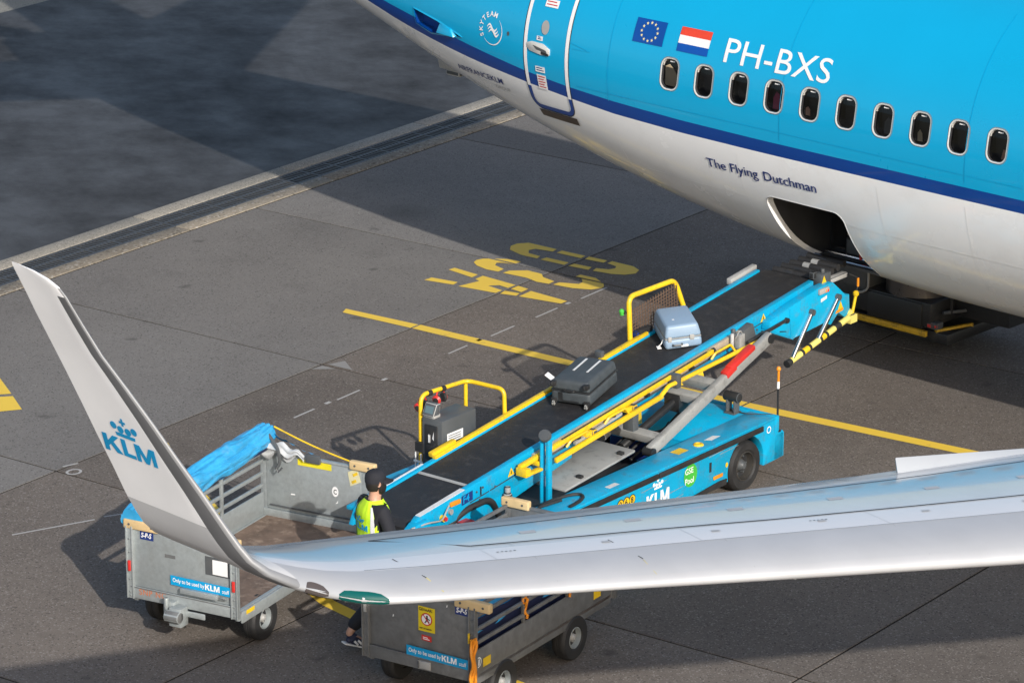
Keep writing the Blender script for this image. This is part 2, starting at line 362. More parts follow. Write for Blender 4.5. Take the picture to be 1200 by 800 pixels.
# the apron outside the slabs in view
for q in ([(-32.27, -300), (-32.27, 14.8-J), (500, 14.8-J), (500, -300)], [(-8.1+J, 14.8), (500, 14.8), (500, 51.4), (-8.1+J, 51.4)], [(-32.27, 51.4+J), (-32.27, 700), (500, 700), (500, 51.4+J)]):
    b = MB(); b.poly([uv(*p_, -.004) for p_ in q], concrete_b); b.build('concrete_surface', floor_o, smooth=False)
dr = MB(); dr.poly([uv(-33.34, -60, -.16), uv(-32.27, -60, -.16), uv(-32.27, 160, -.16), uv(-33.34, 160, -.16)], joint_m)
drain_o = tag(dr.build('drainage_channel', smooth=False), kind='structure')
v = 18.0
while v < 60:   # concrete edging in lengths, with fine gaps
    L_ = 3.06 if True else 0
    b = MB(); b.hexa([uv(*q) for q in ((-33.32, v+.008, -.15), (-33.03, v+.008, -.15), (-33.03, v+L_-.008, -.15), (-33.32, v+L_-.008, -.15), (-33.32, v+.008, .012), (-33.03, v+.008, .012), (-33.03, v+L_-.008, .012), (-33.32, v+L_-.008, .012))], concrete_c); b.build('edging_stone', drain_o, bevel=.012)
    b = MB(); b.hexa([uv(*q) for q in ((-32.56, v+.008, -.15), (-32.29, v+.008, -.15), (-32.29, v+L_-.008, -.15), (-32.56, v+L_-.008, -.15), (-32.56, v+.008, .008), (-32.29, v+.008, .008), (-32.29, v+L_-.008, .008), (-32.56, v+L_-.008, .008))], concrete_d); b.build('gravel_edging_stone', drain_o, bevel=.012)
    v += L_
# cast grates: one mesh shared by every panel
gm = MB(); iron = paint('cast iron grate', (.062, .064, .068), .5, metal=.3, dirt=(.15, .13, .10), damt=.4)
GL = .51
for x0, x1 in ((-.235, -.185), (-.02, .02), (.185, .235)): gm.hexa([Vector(q) for q in ((x0, 0, -.05), (x1, 0, -.05), (x1, GL, -.05), (x0, GL, -.05), (x0, 0, 0), (x1, 0, 0), (x1, GL, 0), (x0, GL, 0))], iron)
for k in range(8):
    y0 = k*(GL-.03)/7+(.0)
    for x0, x1, sk in ((-.185, -.02, .05), (.02, .185, -.05)):
        gm.hexa([Vector(q) for q in ((x0, y0, -.05), (x1, y0+0, -.05), (x1, y0+.026, -.05), (x0, y0+.026, -.05), (x0, y0, -.002), (x1, y0, -.002), (x1, y0+.026, -.002), (x0, y0+.026, -.002))], iron)
g0 = gm.build('drain_grate', drain_o); g0.rotation_euler = (0, 0, G)
for k in range(68):
    o = g0 if k == 0 else g0.copy()
    if k: C.objects.link(o)
    o.location = uv(-32.795, 22.0+k*(GL+.004), .002)
b = MB(); b.poly([uv(-43.08, -300, 0), uv(-33.33, -300, 0), uv(-33.33, 700, 0), uv(-43.08, 700, 0)], asphalt); tag(b.build('asphalt_taxilane', smooth=False), kind='structure')
verge = ground_mat('pale worn concrete strip', (.24, .235, .2), (.30, .29, .255), (.34, .33, .3), speck_amt=.3)
b = MB(); b.poly([uv(-900, -300, -.004), uv(-43.09, -300, -.004), uv(-43.09, 700, -.004), uv(-900, 700, -.004)], verge); tag(b.build('far_concrete', smooth=False), kind='structure')
# painted markings
def marking(name, polys, m, z=.004):
    b = MB()
    for P in polys: b.poly([uv(u, w, z) for u, w in P], m)
    return tag(b.build(name, smooth=False), kind='structure')
def seg(u0, v0, u1, v1, w):
    d = Vector((u1-u0, v1-v0)).normalized(); n = Vector((-d.y, d.x))*w/2
    return [(u0+n.x, v0+n.y), (u0-n.x, v0-n.y), (u1-n.x, v1-n.y), (u1+n.x, v1+n.y)]
Jg = .014
yl = [[(-28.46, 34.90), (-28.40, 34.76), (-27.33-Jg, 34.77), (-27.33-Jg, 34.93)], [(-27.33+Jg, 34.77), (-22.49-Jg, 34.72), (-22.49-Jg, 34.89), (-27.33+Jg, 34.94)], [(-22.49+Jg, 34.70), (-17.71-Jg, 34.93), (-17.71-Jg, 35.10), (-22.49+Jg, 34.89)], [(-17.71+Jg, 34.93), (-12.9, 35.1), (-12.9, 35.27), (-17.71+Jg, 35.1)]]
marking('yellow_stand_line', yl, yel_line)
curve = [(-27.0, 29.81), (-26.5, 29.42), (-25.68, 28.88), (-24.98, 28.45), (-23.7, 27.85), (-22.52, 27.26), (-22.0, 27.13), (-21.2, 26.95), (-20.0, 26.76), (-18.8, 26.6), (-17.75, 26.5)]
marking('yellow_guide_line', [seg(*curve[i], *curve[i+1], .16) for i in range(len(curve)-1)], yel_line, .0042)
LET = {'A': [[(-28.44, 36.97), (-28.43, 37.08), (-28.01, 37.02), (-28.0, 36.88)], [(-28.42, 36.43), (-28.41, 36.57), (-28.02, 36.61), (-28.0, 36.49)], [(-27.91, 36.48), (-27.83, 36.81), (-27.92, 36.85), (-27.93, 37.02), (-27.36, 36.95), (-27.36, 36.79), (-27.52, 36.82), (-27.62, 36.72), (-27.36, 36.665), (-27.36, 36.53)], [(-27.31, 36.785), (-27.31, 36.94), (-27.13, 36.91), (-27.12, 36.75)], [(-27.3, 36.54), (-27.32, 36.67), (-27.11, 36.7), (-27.08, 36.59)], [(-27.04, 36.59), (-27.05, 36.86), (-26.44, 36.79), (-26.44, 36.66)]],
 'S': [[(-27.91, 37.655), (-28.06, 37.63), (-28.13, 37.58), (-28.08, 37.48), (-27.89, 37.41), (-27.88, 37.28), (-28.06, 37.27), (-28.26, 37.33), (-28.38, 37.42), (-28.41, 37.52), (-28.38, 37.62), (-28.32, 37.665)], [(-27.91, 37.70), (-28.26, 37.70), (-28.12, 37.79), (-27.98, 37.81), (-27.9, 37.8)], [(-27.8, 37.27), (-27.79, 37.40), (-27.61, 37.55), (-27.37, 37.53), (-27.28, 37.43), (-27.06, 37.37), (-27.05, 37.24), (-27.23, 37.22), (-27.42, 37.28), (-27.62, 37.28)], [(-26.99, 37.25), (-26.98, 37.37), (-26.74, 37.46), (-26.75, 37.56), (-26.84, 37.66), (-26.50, 37.66), (-26.42, 37.56), (-26.41, 37.49), (-26.48, 37.36), (-26.7, 37.27)], [(-26.96, 37.70), (-26.96, 37.80), (-26.72, 37.80), (-26.56, 37.70)]],
 'O': [[(-27.86, 38.53), (-27.84, 38.41), (-28.09, 38.38), (-28.13, 38.28), (-28.05, 38.17), (-27.85, 38.15), (-27.82, 38.04), (-28.09, 38.05), (-28.34, 38.15), (-28.43, 38.29), (-28.43, 38.43), (-28.33, 38.55)], [(-27.77, 38.4), (-27.77, 38.52), (-27.39, 38.51), (-27.37, 38.39)], [(-27.31, 38.39), (-27.33, 38.51), (-27.04, 38.51), (-27.02, 38.4)], [(-27.76, 38.03), (-27.75, 38.15), (-27.39, 38.14), (-27.37, 38.02)], [(-27.31, 38.02), (-27.3, 38.14), (-27.03, 38.15), (-27.0, 38.03)], [(-26.93, 38.03), (-26.96, 38.15), (-26.8, 38.2), (-26.76, 38.29), (-26.80, 38.37), (-26.97, 38.41), (-26.97, 38.52), (-26.62, 38.50), (-26.47, 38.41), (-26.42, 38.26), (-26.5, 38.13), (-26.66, 38.06)]]}
for k, P in LET.items(): marking('painted_letter', P, yel_line)
marking('painted_number', [[(-30.6, 30.72), (-30.03, 30.39), (-29.53, 30.06), (-29.64, 29.94), (-30.5, 30.3)], [(-30.2, 30.2), (-29.58, 29.88), (-29.46, 30.01), (-29.05, 29.73), (-29.22, 29.5), (-30.2, 29.9)]], yel_line)
dash = [(26.55, 26.77, -26.36, -25.97), ]
thin = [seg(-26.36, a, -26.37, b_, .028) for a, b_ in ((34.25, 34.64), (35.10, 35.59), (36.02, 36.49), (36.98, 37.55), (32.14, 32.57), (31.36, 31.74), (30.3, 30.9))]
thin += [seg(-26.36, 26.75, -25.97, 27.6, .028), seg(-25.95, 27.72, -25.6, 28.35, .028)]
thin += [[(uc+.055*math.cos(t0), vc+.07*math.sin(t0)), (uc+.085*math.cos(t0), vc+.10*math.sin(t0)), (uc+.085*math.cos(t1), vc+.10*math.sin(t1)), (uc+.055*math.cos(t1), vc+.07*math.sin(t1))] for uc, vc in ((-27.15, 28.55),) for t0, t1 in [(i*math.pi/6, (i+1)*math.pi/6) for i in range(12)]]+[seg(-27.36, 28.6, -27.30, 28.78, .03)]
thin += [seg(-26.38, a, -26.38, a+.09, .05) for a in (34.85, 36.68, 33.0, 31.95)]
for q in thin: marking('thin_white_line', [q], white_line)
marking('pale_patch', [[(-27.26, 33.08), (-27.18, 33.30), (-26.9, 33.09)], [(-27.31, 32.82), (-27.28, 33.0), (-27.08, 33.0)]], worn_paint('faded marking', (.25, .24, .225), .3))

# ------------------------------------------------------------------ the airliner
YC = 33.745
def fsec(x):
    d = max(0., -23.6346-x); rise = .37954*(d*d/17.667 if d < 8.8333 else d-4.41666)
    d2 = max(0., -27.99-x); nar = .13989*(d2*d2/8 if d2 < 4 else d2-2)
    w = 1.88-nar; zt = 5.27-.03*max(0, -28-x); zb = 1.349+rise; zm = 3.45+rise*.25
    zm = max(zm, zb+.3*(zt-zb))
    if x > -3:      # nose
        k = max(.03, 1-((x+3)/6.6)**2)**.5; w *= k; zb = 3.0-(3.0-zb)*k; zt = 3.0+(zt-3.0)*k; zm = 3.0+(zm-3.0)*k
    if x < -36.5:
        k = max(.25, 1-(-36.5-x)/2.2); w *= k; zc = 4.85; zb = zc+(zb-zc)*k; zt = zc+(zt-zc)*k; zm = zc+(zm-zc)*k
    return w, zb, zt, zm
SBX = [(-40, 5.6), (-34, 4.05), (-32.6, 3.71), (-31.98, 3.56), (-31.19, 3.42), (-30.54, 3.33), (-29.67, 3.24), (-28.99, 3.18), (-28.25, 3.12), (-27.2, 3.085), (-26, 3.075), (10, 3.075)]
STX = [(-40, 5.7), (-34, 4.12), (-32.25, 3.78), (-30.48, 3.50), (-29.64, 3.385), (-28.99, 3.325), (-28.2, 3.275), (-27.2, 3.24), (-26, 3.225), (10, 3.225)]
def interp(T, x):
    for (a, p), (b, q) in zip(T, T[1:]):
        if a <= x <= b: return p+(q-p)*(x-a)/(b-a)
    return T[0][1] if x < T[0][0] else T[-1][1]
def fy(x, z, off=0.):
    w, zb, zt, zm = fsec(x); e = (zt-zm) if z > zm else (zm-zb); s = max(-.999, min(.999, (z-zm)/e))
    return YC-w*math.sqrt(1-s*s)
def fpt(x, z, off=.006):
    """point on the starboard skin, pushed out by off"""
    w, zb, zt, zm = fsec(x); e = (zt-zm) if z > zm else (zm-zb); s = max(-.999, min(.999, (z-zm)/e)); c = math.sqrt(1-s*s)
    n = Vector((0, -c/w, s/e)).normalized()
    return Vector((x, YC-w*c, z))+n*off
JET = Vector((-15., YC, 0.))
jet = thing('passenger_jet', 'blue and white airliner with open cargo door towering over the apron', 'airplane', JET)
def jb(mb, name, parent=jet, **k):
    bmesh.ops.translate(mb.bm, verts=mb.bm.verts[:], vec=-JET)
    return mb.build(name, parent, **k)
mb = MB(); xs = []
x = -38.4
while x < 3.4: xs.append(x); x += .35 if x < -20 else .9
xs.append(3.5)
NB, NT = 16, 26
rows = []
for x in xs:
    w, zb, zt, zm = fsec(x)
    def ph(z): return math.asin(max(-.97, min(.97, (z-zm)/((zt-zm) if z > zm else (zm-zb)))))
    pb = ph(interp(SBX, x)); pt = max(pb+.02, ph(interp(STX, x)))
    A = [-math.pi/2+(pb+math.pi/2)*i/NB for i in range(NB+1)]+[pb+(pt-pb)*.5]+[pt+(math.pi/2-pt)*i/NT for i in range(NT+1)]
    r = []
    for sgn in (1, -1):
        for a in (A if sgn == 1 else A[::-1][1:-1]):
            s = math.sin(a); r.append(Vector((x, YC-sgn*w*math.cos(a), zm+s*((zt-zm) if s > 0 else (zm-zb)))))
    rows.append(r)
na = len(A)
def fm(i, j):
    if j >= na-1: j = 2*na-3-j
    return jet_white if j < NB else (jet_navy if j < NB+2 else jet_blue)
R = mb.grid(rows, fm, closed=True)
mb.face(R[0], jet_blue); mb.face(R[-1][::-1], jet_blue)
fus = jb(mb, 'fuselage', ang=60)
# openings: ten windows, the cargo door and the scoop near the tail, cut through the skin
WX = [-27.372+.5075*i for i in range(10)]
WZ = 3.75
cut = MB()
for wx in WX: cut.prism(rrect(wx, WZ, .235, .335, .085), lambda a, b, w: Vector((a, w, b)), 31.4, fy(wx, WZ)+.14, recess_m)
CX0, CX1, CZ0, CZ1 = -26.13, -24.99, 1.60, 2.53
cargo_poly = rrect((CX0+CX1)/2, (CZ0+CZ1)/2, CX1-CX0, CZ1-CZ0, .13, 6)
cut.prism(cargo_poly, lambda a, b, w: Vector((a, w, b)), 31.4, 35.0, hold_m)
scoop = [(-31.65, 3.80), (-31.62, 3.62), (-31.35, 3.55), (-30.75, 3.60), (-31.2, 3.72)]
cut.prism(scoop, lambda a, b, w: Vector((a, w, b)), 31.4, 32.22, jet_navy)
cu = jb(cut, 'cutter', None, smooth=False); cu.location = JET
for m in (recess_m, hold_m, jet_navy):
    if m.name not in [q.name for q in fus.data.materials]: fus.data.materials.append(m)
bpy.context.view_layer.update()
md = fus.modifiers.new('openings', 'BOOLEAN'); md.operation = 'DIFFERENCE'; md.object = cu; md.solver = 'EXACT'; md.material_mode = 'TRANSFER'
dg = bpy.context.evaluated_depsgraph_get(); dg.update()
me = bpy.data.meshes.new_from_object(fus.evaluated_get(dg)); fus.modifiers.clear()
old = fus.data; fus.data = me; bpy.data.meshes.remove(old)
bpy.data.objects.remove(cu)
bm = bmesh.new(); bm.from_mesh(me)
for e in bm.edges:
    e.smooth = not (len(e.link_faces) == 2 and e.calc_face_angle(0) > math.radians(40))
for f in bm.faces: f.smooth = True
bm.to_mesh(me); bm.free()
# cabin windows
def band(mb, outer, inner, fo, fi, m):
    n = len(outer)
    a = [mb.bm.verts.new(fo(p)) for p in outer]; b = [mb.bm.verts.new(fi(p)) for p in inner]
    for i in range(n): mb.face([a[i], a[(i+1) % n], b[(i+1) % n], b[i]], m)
frame_m = paint('polished window frame', (.74, .73, .70), .25, metal=.35)
rim_m = paint('window rim paint', (.10, .20, .27), .4)
for i, wx in enumerate(WX):
    b = MB(); o3 = rrect(wx, WZ, .288, .388, .108); o2 = rrect(wx, WZ, .266, .366, .098); o1 = rrect(wx, WZ, .236, .336, .086)
    band(b, o3, o2, lambda p: fpt(*p, .002), lambda p: fpt(*p, .005), rim_m)
    band(b, o2, o1, lambda p: fpt(*p, .007), lambda p: fpt(*p, .003), frame_m)
    band(b, o1, o1, lambda p: fpt(*p, .003), lambda p: fpt(*p, -.05), frame_m)
    f = jb(b, 'cabin_window')
    b = MB(); b.poly([fpt(*p, -.035) for p in o1], glass); jb(b, 'pane', f, smooth=False)
    b = MB(); b.poly([fpt(wx+u, WZ+.135+v_, -.03) for u, v_ in ((-.035, 0), (.035, 0), (.035, .012), (-.035, .012))], white_p); jb(b, 'shade_tab', f, smooth=False)
    if i in (0, 3, 4, 6, 7, 9):
        b = MB(); k = {0: beige, 3: pink, 4: skin_m, 6: darkgrey, 7: beige, 9: skin_m}[i]
        P = {0: [(-.1, -.15), (.06, -.15), (.08, -.03), (.02, .06), (-.04, .1), (-.1, .07)], 3: [(-.05, -.15), (.08, -.15), (.07, -.06), (.05, .02), (.0, .05), (-.04, -.02)], 4: [(-.09, -.14), (-.03, -.14), (-.03, -.07), (-.06, -.04), (-.09, -.06)], 7: [(-.07, -.15), (.0, -.15), (-.01, -.06), (-.04, -.02), (-.07, -.06)], 6: [(-.02, -.15), (.09, -.15), (.09, .0), (.04, .04), (-.01, -.02)], 9: [(.02, -.15), (.09, -.15), (.09, -.05), (.05, -.04)]}[i]
        b.prism([(wx+u, WZ+v_) for u, v_ in P], lambda a, c, w: Vector((a, w, c)), fy(wx, WZ)+.046, fy(wx, WZ)+.054, k); jb(b, 'window_shade' if i == 0 else 'seat_back', f, smooth=False)
# rear service door: white outline band that turns navy below the stripe, leaf gap, scuff plate, handle, port, placards
DX0, DX1, DZ0, DZ1 = -29.655, -28.925, 2.93, 4.78
dp = []
for p in rrect((DX0+DX1)/2, (DZ0+DZ1)/2, DX1-DX0, DZ1-DZ0, .13, 6): dp.append(p)
def densify(P, d=.05):
    out = []
    for i, a in enumerate(P):
        b = P[(i+1) % len(P)]; n = max(1, int(math.hypot(b[0]-a[0], b[1]-a[1])/d))
        for k in range(n): out.append((a[0]+(b[0]-a[0])*k/n, a[1]+(b[1]-a[1])*k/n))
    return out
dp = densify(dp); cx, cz = (DX0+DX1)/2, (DZ0+DZ1)/2
def inset(P, s):
    out = []
    n = len(P)
    for i in range(n):
        a, b = Vector(P[i-1]), Vector(P[(i+1) % n]); t = (b-a).normalized(); out.append((P[i][0]-t.y*s, P[i][1]+t.x*s))
    return out
b = MB(); n = len(dp); di = inset(dp, .052); do = inset(dp, -.012)
va = [b.bm.verts.new(fpt(*p, .006)) for p in dp]; vb = [b.bm.verts.new(fpt(*p, .006)) for p in di]; vo = [b.bm.verts.new(fpt(*p, .0045)) for p in do]
for i in range(n):
    j = (i+1) % n; z = (dp[i][1]+dp[j][1])/2; x = (dp[i][0]+dp[j][0])/2
    sb = interp(SBX, x)
    b.face([va[i], va[j], vb[j], vb[i]], jet_navy if z < sb else white_p)
    b.face([vo[i], vo[j], va[j], va[i]], dark_line)
door = jb(b, 'service_door', recalc=True, smooth=False)
def fdecal(mb, pts, m, off=.007): mb.poly([fpt(*p, off) for p in pts], m)
b = MB(); rows = [[fpt(DX0+.06+(DX1-DX0-.06)*t, 2.92-.0*t-s*.10, .014-.006*abs(s)) for t in [i/8 for i in range(9)]] for s in (0, .5, 1)]; b.grid(rows, brownp); jb(b, 'scuff_plate', door)
b = MB(); b.prism([(-29.55+.31*a, 3.72+b_) for a, b_ in ((-.16, .03), (.1, .055), (.7, .05), (1.05, .0), (1.05, -.07), (.6, -.085), (.0, -.06), (-.16, -.02))], lambda a, c, w: fpt(a, c, w), .002, .016, frame_m)
fdecal(b, [(-29.50, 3.735), (-29.28, 3.70), (-29.26, 3.67), (-29.44, 3.69)], darkgrey, .0175); fdecal(b, [(-29.36, 3.68), (-29.235, 3.665), (-29.235, 3.635), (-29.36, 3.645)], black, .018); jb(b, 'handle', door, bevel=.003)
b = MB(); b.poly([fpt(-29.33+.062*math.cos(t), 3.96+.082*math.sin(t), .008) for t in [i*math.pi/10 for i in range(20)]], palegrey); jb(b, 'door_port', door, smooth=False)
for (x0, z0, w_, h_, c2) in ((-29.41, 4.19, .21, .085, red_p), (-29.45, 3.80, .10, .05, navy_p), (-29.47, 3.42, .16, .07, navy_p), (-29.46, 3.21, .155, .18, red_p)):
    b = MB(); fdecal(b, [(x0, z0), (x0+w_, z0), (x0+w_, z0+h_), (x0, z0+h_)], white_p, .0075)
    nl = 2 if h_ < .1 else 5
    for k in range(nl):
        zz = z0+h_*(k+.7)/(nl+.6); fdecal(b, [(x0+.02, zz), (x0+w_-.02-.02*(k % 2), zz), (x0+w_-.02-.02*(k % 2), zz+.011), (x0+.02, zz+.011)], c2, .009)
    jb(b, 'placard', door, smooth=False)
# flags and lettering on the skin
def fmap(x0, z0, kz=.955): return lambda a, c: fpt(x0+a, z0+c*kz, .007)
b = MB(); eu = paint('flag blue', (.0, .06, .30), .4); gold = paint('flag gold', (.72, .65, .35), .4); fl_red = paint('flag red', (.72, .06, .025), .4); fl_blue = paint('flag dark blue', (.0, .07, .36), .4)
def fgrid(mb, x0, x1, z0, z1, m, off=.006, n=6): mb.grid([[fpt(x0+(x1-x0)*i/n, z0+(z1-z0)*k/n, off) for i in range(n+1)] for k in range(n+1)], m)
fgrid(b, -27.985, -27.54, 4.025, 4.285, eu)
for k in range(12):
    t = k*math.pi/6; c0 = (-27.7625+.118*math.sin(t), 4.155+.098*math.cos(t))
    b.poly([fpt(c0[0]+(.020 if q % 2 == 0 else .009)*math.sin(q*math.pi/5), c0[1]+(.020 if q % 2 == 0 else .009)*math.cos(q*math.pi/5), .0085) for q in range(10)], gold)
jb(b, 'twelve_star_flag', smooth=False)
b = MB(); dz = .262/3
for k, m in enumerate((fl_blue, white_p, fl_red)): fgrid(b, -27.325, -26.875, 4.02+dz*k, 4.02+dz*(k+1), m, n=4)
jb(b, 'tricolour_flag', smooth=False)
b = MB(); text_bm(b, 'PH-BXS', .385, fmap(-26.665, 4.008), white_p, bold=.0015, sx=1.19, spacing=1.03, cut=.08); jb(b, 'registration_lettering', smooth=False)
for wd, x0 in (('The', -26.90), ('Flying', -26.555), ('Dutchman', -26.06)):
    b = MB(); [text_bm(b, wd, .20, lambda a, c: fpt(x0+a+q, 2.735+c*.8+q*.4, .007+q*.12), navy_p, bold=0., sx=.93) for q in (0., .0065)]; jb(b, 'name_lettering', smooth=False)
b = MB(); text_bm(b, 'AIRFRANCEKLM', .135, lambda a, c: fpt(-31.05+a, 3.125-.02*a+c*.8, .007), navy_p, bold=.001, sx=.93, spacing=1.0); text_bm(b, 'GROUP', .085, lambda a, c: fpt(-30.35+a, 3.02+c*.8, .007), palegrey, sx=1.); jb(b, 'group_lettering', smooth=False)
# alliance emblem: ring of letters, arc and three curls
b = MB(); ex, ez, er = -30.21, 3.785, .17
for k, ch in enumerate('SKYTEAM'):
    t = math.radians(205-k*21.5)
    def fn(a, c, t=t):
        rx = er+c-.01; u = a
        return fpt(ex+rx*math.cos(t)+u*math.sin(t), ez+rx*math.sin(t)-u*math.cos(t), .0075)
    text_bm(b, ch, .085, fn, white_p, bold=.002, align='CENTER')
arc = [math.radians(50-a) for a in range(0, 196, 12)]
for i in range(len(arc)-1):
    w0, w1 = .012*math.sin(math.pi*i/(len(arc)-1))+.002, .012*math.sin(math.pi*(i+1)/(len(arc)-1))+.002
    b.poly([fpt(ex+(er+q)*math.cos(t), ez+(er+q)*math.sin(t), .0075) for q, t in ((0, arc[i]), (0, arc[i+1]), (w1, arc[i+1]), (w0, arc[i]))], white_p)
for k in range(3):
    P = [(-.10+.02*k+.2*s, -.03*k+.05+.035*math.sin(s*2*math.pi)) for s in [i/14 for i in range(15)]]
    for i in range(14):
        w_ = .008+.006*math.sin(math.pi*i/14)
        b.poly([fpt(ex+P[i][0]*.85, ez+P[i][1]-.02-w_, .0075), fpt(ex+P[i+1][0]*.85, ez+P[i+1][1]-.02-w_, .0075), fpt(ex+P[i+1][0]*.85, ez+P[i+1][1]-.02+w_, .0075), fpt(ex+P[i][0]*.85, ez+P[i][1]-.02+w_, .0075)], white_p)
tag(jb(b, 'alliance_emblem', smooth=False), kind='stuff')
# skin joints, drain plate lines and small fittings
b = MB()
def fline(P, w=.005, m=None, off=.004):
    for a, c in zip(P, P[1:]):
        d = Vector((c[0]-a[0], c[1]-a[1])).normalized(); q = Vector((-d.y, d.x))*w
        b.poly([fpt(a[0]+q.x, a[1]+q.y, off), fpt(a[0]-q.x, a[1]-q.y, off), fpt(c[0]-q.x, c[1]-q.y, off), fpt(c[0]+q.x, c[1]+q.y, off)], m)
seam = paint('blue skin seam', (.0, .328, .60), .4)
seamw = paint('white skin seam', (.76, .76, .76), .4)
for x in (-28.3, -25.75, -23.2): fline([(x, 3.27+.1*i) for i in range(18)], .003, seam)
fline([(-28.8+.2*i, 3.36-.0*i) for i in range(40)], .003, seam)
for x in (-28.3, -26.4, -24.4, -23.2): fline([(x, 1.9+.1*i) for i in range(12)], .0025, seamw)
fline([(-28.8+.2*i, 2.45) for i in range(13)], .003, seamw); fline([(-24.9+.2*i, 2.4) for i in range(20)], .003, seamw)
fline([(-31.9+.1*i, 3.24-.013*i) for i in range(20)], .006, white_p)
fline([(-28.93, 3.86), (-28.6, 3.80), (-28.86, 3.79)], .004, seam)
tag(jb(b, 'skin_seams', smooth=False), kind='stuff')
b = MB(); b.poly([fpt(-29.93+.02*math.cos(t), 3.79+.026*math.sin(t), .006) for t in [i*math.pi/6 for i in range(12)]], darkgrey); jb(b, 'static_port', smooth=False)
b = MB(); b.hexa([fpt(*q) for q in ((-31.18, 3.59, -.06), (-30.86, 3.58, -.02), (-30.9, 3.66, -.02), (-31.15, 3.70, -.08), (-31.18, 3.60, .07), (-30.88, 3.585, .05), (-30.95, 3.67, .03), (-31.16, 3.71, .0))], jet_blue); jb(b, 'vent_flap', bevel=.01)
b = MB(); band(b, inset(densify(scoop), -.02), densify(scoop), lambda p: fpt(*p, .004), lambda p: fpt(*p, .012), jet_blue); jb(b, 'vent_lip')
# tail skid with its fairing, drain mast, blade antenna below the belly
b = MB(); rows = []
for i in range(11):
    t = i/10; x = -34.6+2.9*t; w, zb, zt, zm = fsec(x); r = .26*math.sin(math.pi*min(1, t*1.02))**.7+.01
    rows.append([Vector((x, YC+r*math.cos(a)*1.0, zb+.05-r*.85*math.sin(a))) for a in [k*math.pi/8 for k in range(9)]])
b.grid(rows, jet_white); jb(b, 'skid_fairing')
b = MB(); zb = fsec(-32.4)[1]; b.hexa([Vector(q) for q in ((-32.75, YC-.09, zb-.42), (-32.35, YC-.09, zb-.42), (-32.35, YC+.09, zb-.42), (-32.75, YC+.09, zb-.42), (-32.85, YC-.12, zb+.1), (-32.20, YC-.12, zb+.1), (-32.20, YC+.12, zb+.1), (-32.85, YC+.12, zb+.1))], palegrey); b.box(-32.67, -32.43, YC-.05, YC+.05, zb-.50, zb-.42, darkgrey); jb(b, 'tail_skid', bevel=.02)
b = MB(); zb = fsec(-30.2)[1]; b.hexa([Vector(q) for q in ((-30.40, YC-.012, zb-.27), (-30.27, YC-.012, zb-.27), (-30.27, YC+.012, zb-.27), (-30.40, YC+.012, zb-.27), (-30.35, YC-.03, zb+.03), (-30.07, YC-.03, zb+.03), (-30.07, YC+.03, zb+.03), (-30.35, YC+.03, zb+.03))], blackmetal); jb(b, 'blade_antenna')
# cargo doorway: white jamb, sill, ribs, roller floor, net and a red tag inside the hold
b = MB(); co = densify(cargo_poly, .06); ci = inset(co, .004); n = len(co)
for i in range(n):
    j = (i+1) % n
    b.face([b.bm.verts.new(q) for q in (fpt(*ci[i], .002), fpt(*ci[j], .002), fpt(*ci[j], .002)+Vector((0, .11, 0)), fpt(*ci[i], .002)+Vector((0, .11, 0)))], jet_white)
jb(b, 'door_jamb')
b = MB(); lip = inset(co, -.010); band(b, lip, co, lambda p: fpt(*p, .003), lambda p: fpt(*p, .006), jet_white); jb(b, 'doorway_edge')
b = MB(); b.box(-26.06, -25.06, 32.9, 34.95, 1.612, 1.64, darkgrey)
for k in range(9): b.cyl((-26.05, 32.95+.2*k, 1.655), (-25.07, 32.95+.2*k, 1.655), .02, chrome, 8)
jb(b, 'hold_floor')
for k in range(4): b = MB(); b.box(-26.115, -26.10, 33.3+.5*k, 33.36+.5*k, 1.66, 2.5, blackmetal); jb(b, 'hold_rib')
b = MB(); b.box(-25.45, -25.42, 33.0, 33.02, 1.7, 1.84, red_p); b.tube([(-25.43, 33.01, 1.84), (-25.41, 33.01, 2.02)], .006, red_p, 6); jb(b, 'red_tag')
b = MB(); b.box(-25.75, -25.35, 33.4, 33.9, 1.68, 2.1, blackmetal); b.box(-25.74, -25.5, 33.1, 33.35, 1.68, 1.9, darkgrey); jb(b, 'hold_baggage', bevel=.03)
# tail surfaces, out of the frame, for their shadows and reflections
def surf(name, pts_r, pts_t, th, m):
    b = MB(); (a0, a1), (c0, c1) = pts_r, pts_t; a0, a1, c0, c1 = map(Vector, (a0, a1, c0, c1)); nrm = (a1-a0).cross(c0-a0).normalized()
    R = []
    for p, q, t in ((a0, a1, th), (c0, c1, th*.45)):
        R.append([p+(q-p)*s+nrm*t*h for s, h in ((0, 0), (.1, .6), (.35, 1), (.7, .6), (1, .03), (.7, -.6), (.35, -1), (.1, -.6))])
    b.grid(R, m, closed=True); b.face([b.bm.verts.new(p) for p in R[1]], m); jb(b, name)
surf('tailplane', ((-33.4, YC-.5, 4.55), (-36.6, YC-.4, 4.6)), ((-36.9, YC-7.2, 5.35), (-38.2, YC-7.2, 5.38)), .17, jet_grey)
surf('tailplane', ((-33.4, YC+.5, 4.55), (-36.6, YC+.4, 4.6)), ((-36.9, YC+7.2, 5.35), (-38.2, YC+7.2, 5.38)), .17, jet_grey)
surf('tail_fin', ((-30.6, YC, 5.0), (-36.4, YC, 4.9)), ((-36.3, YC, 12.4), (-38.4, YC, 12.4)), .25, jet_blue)

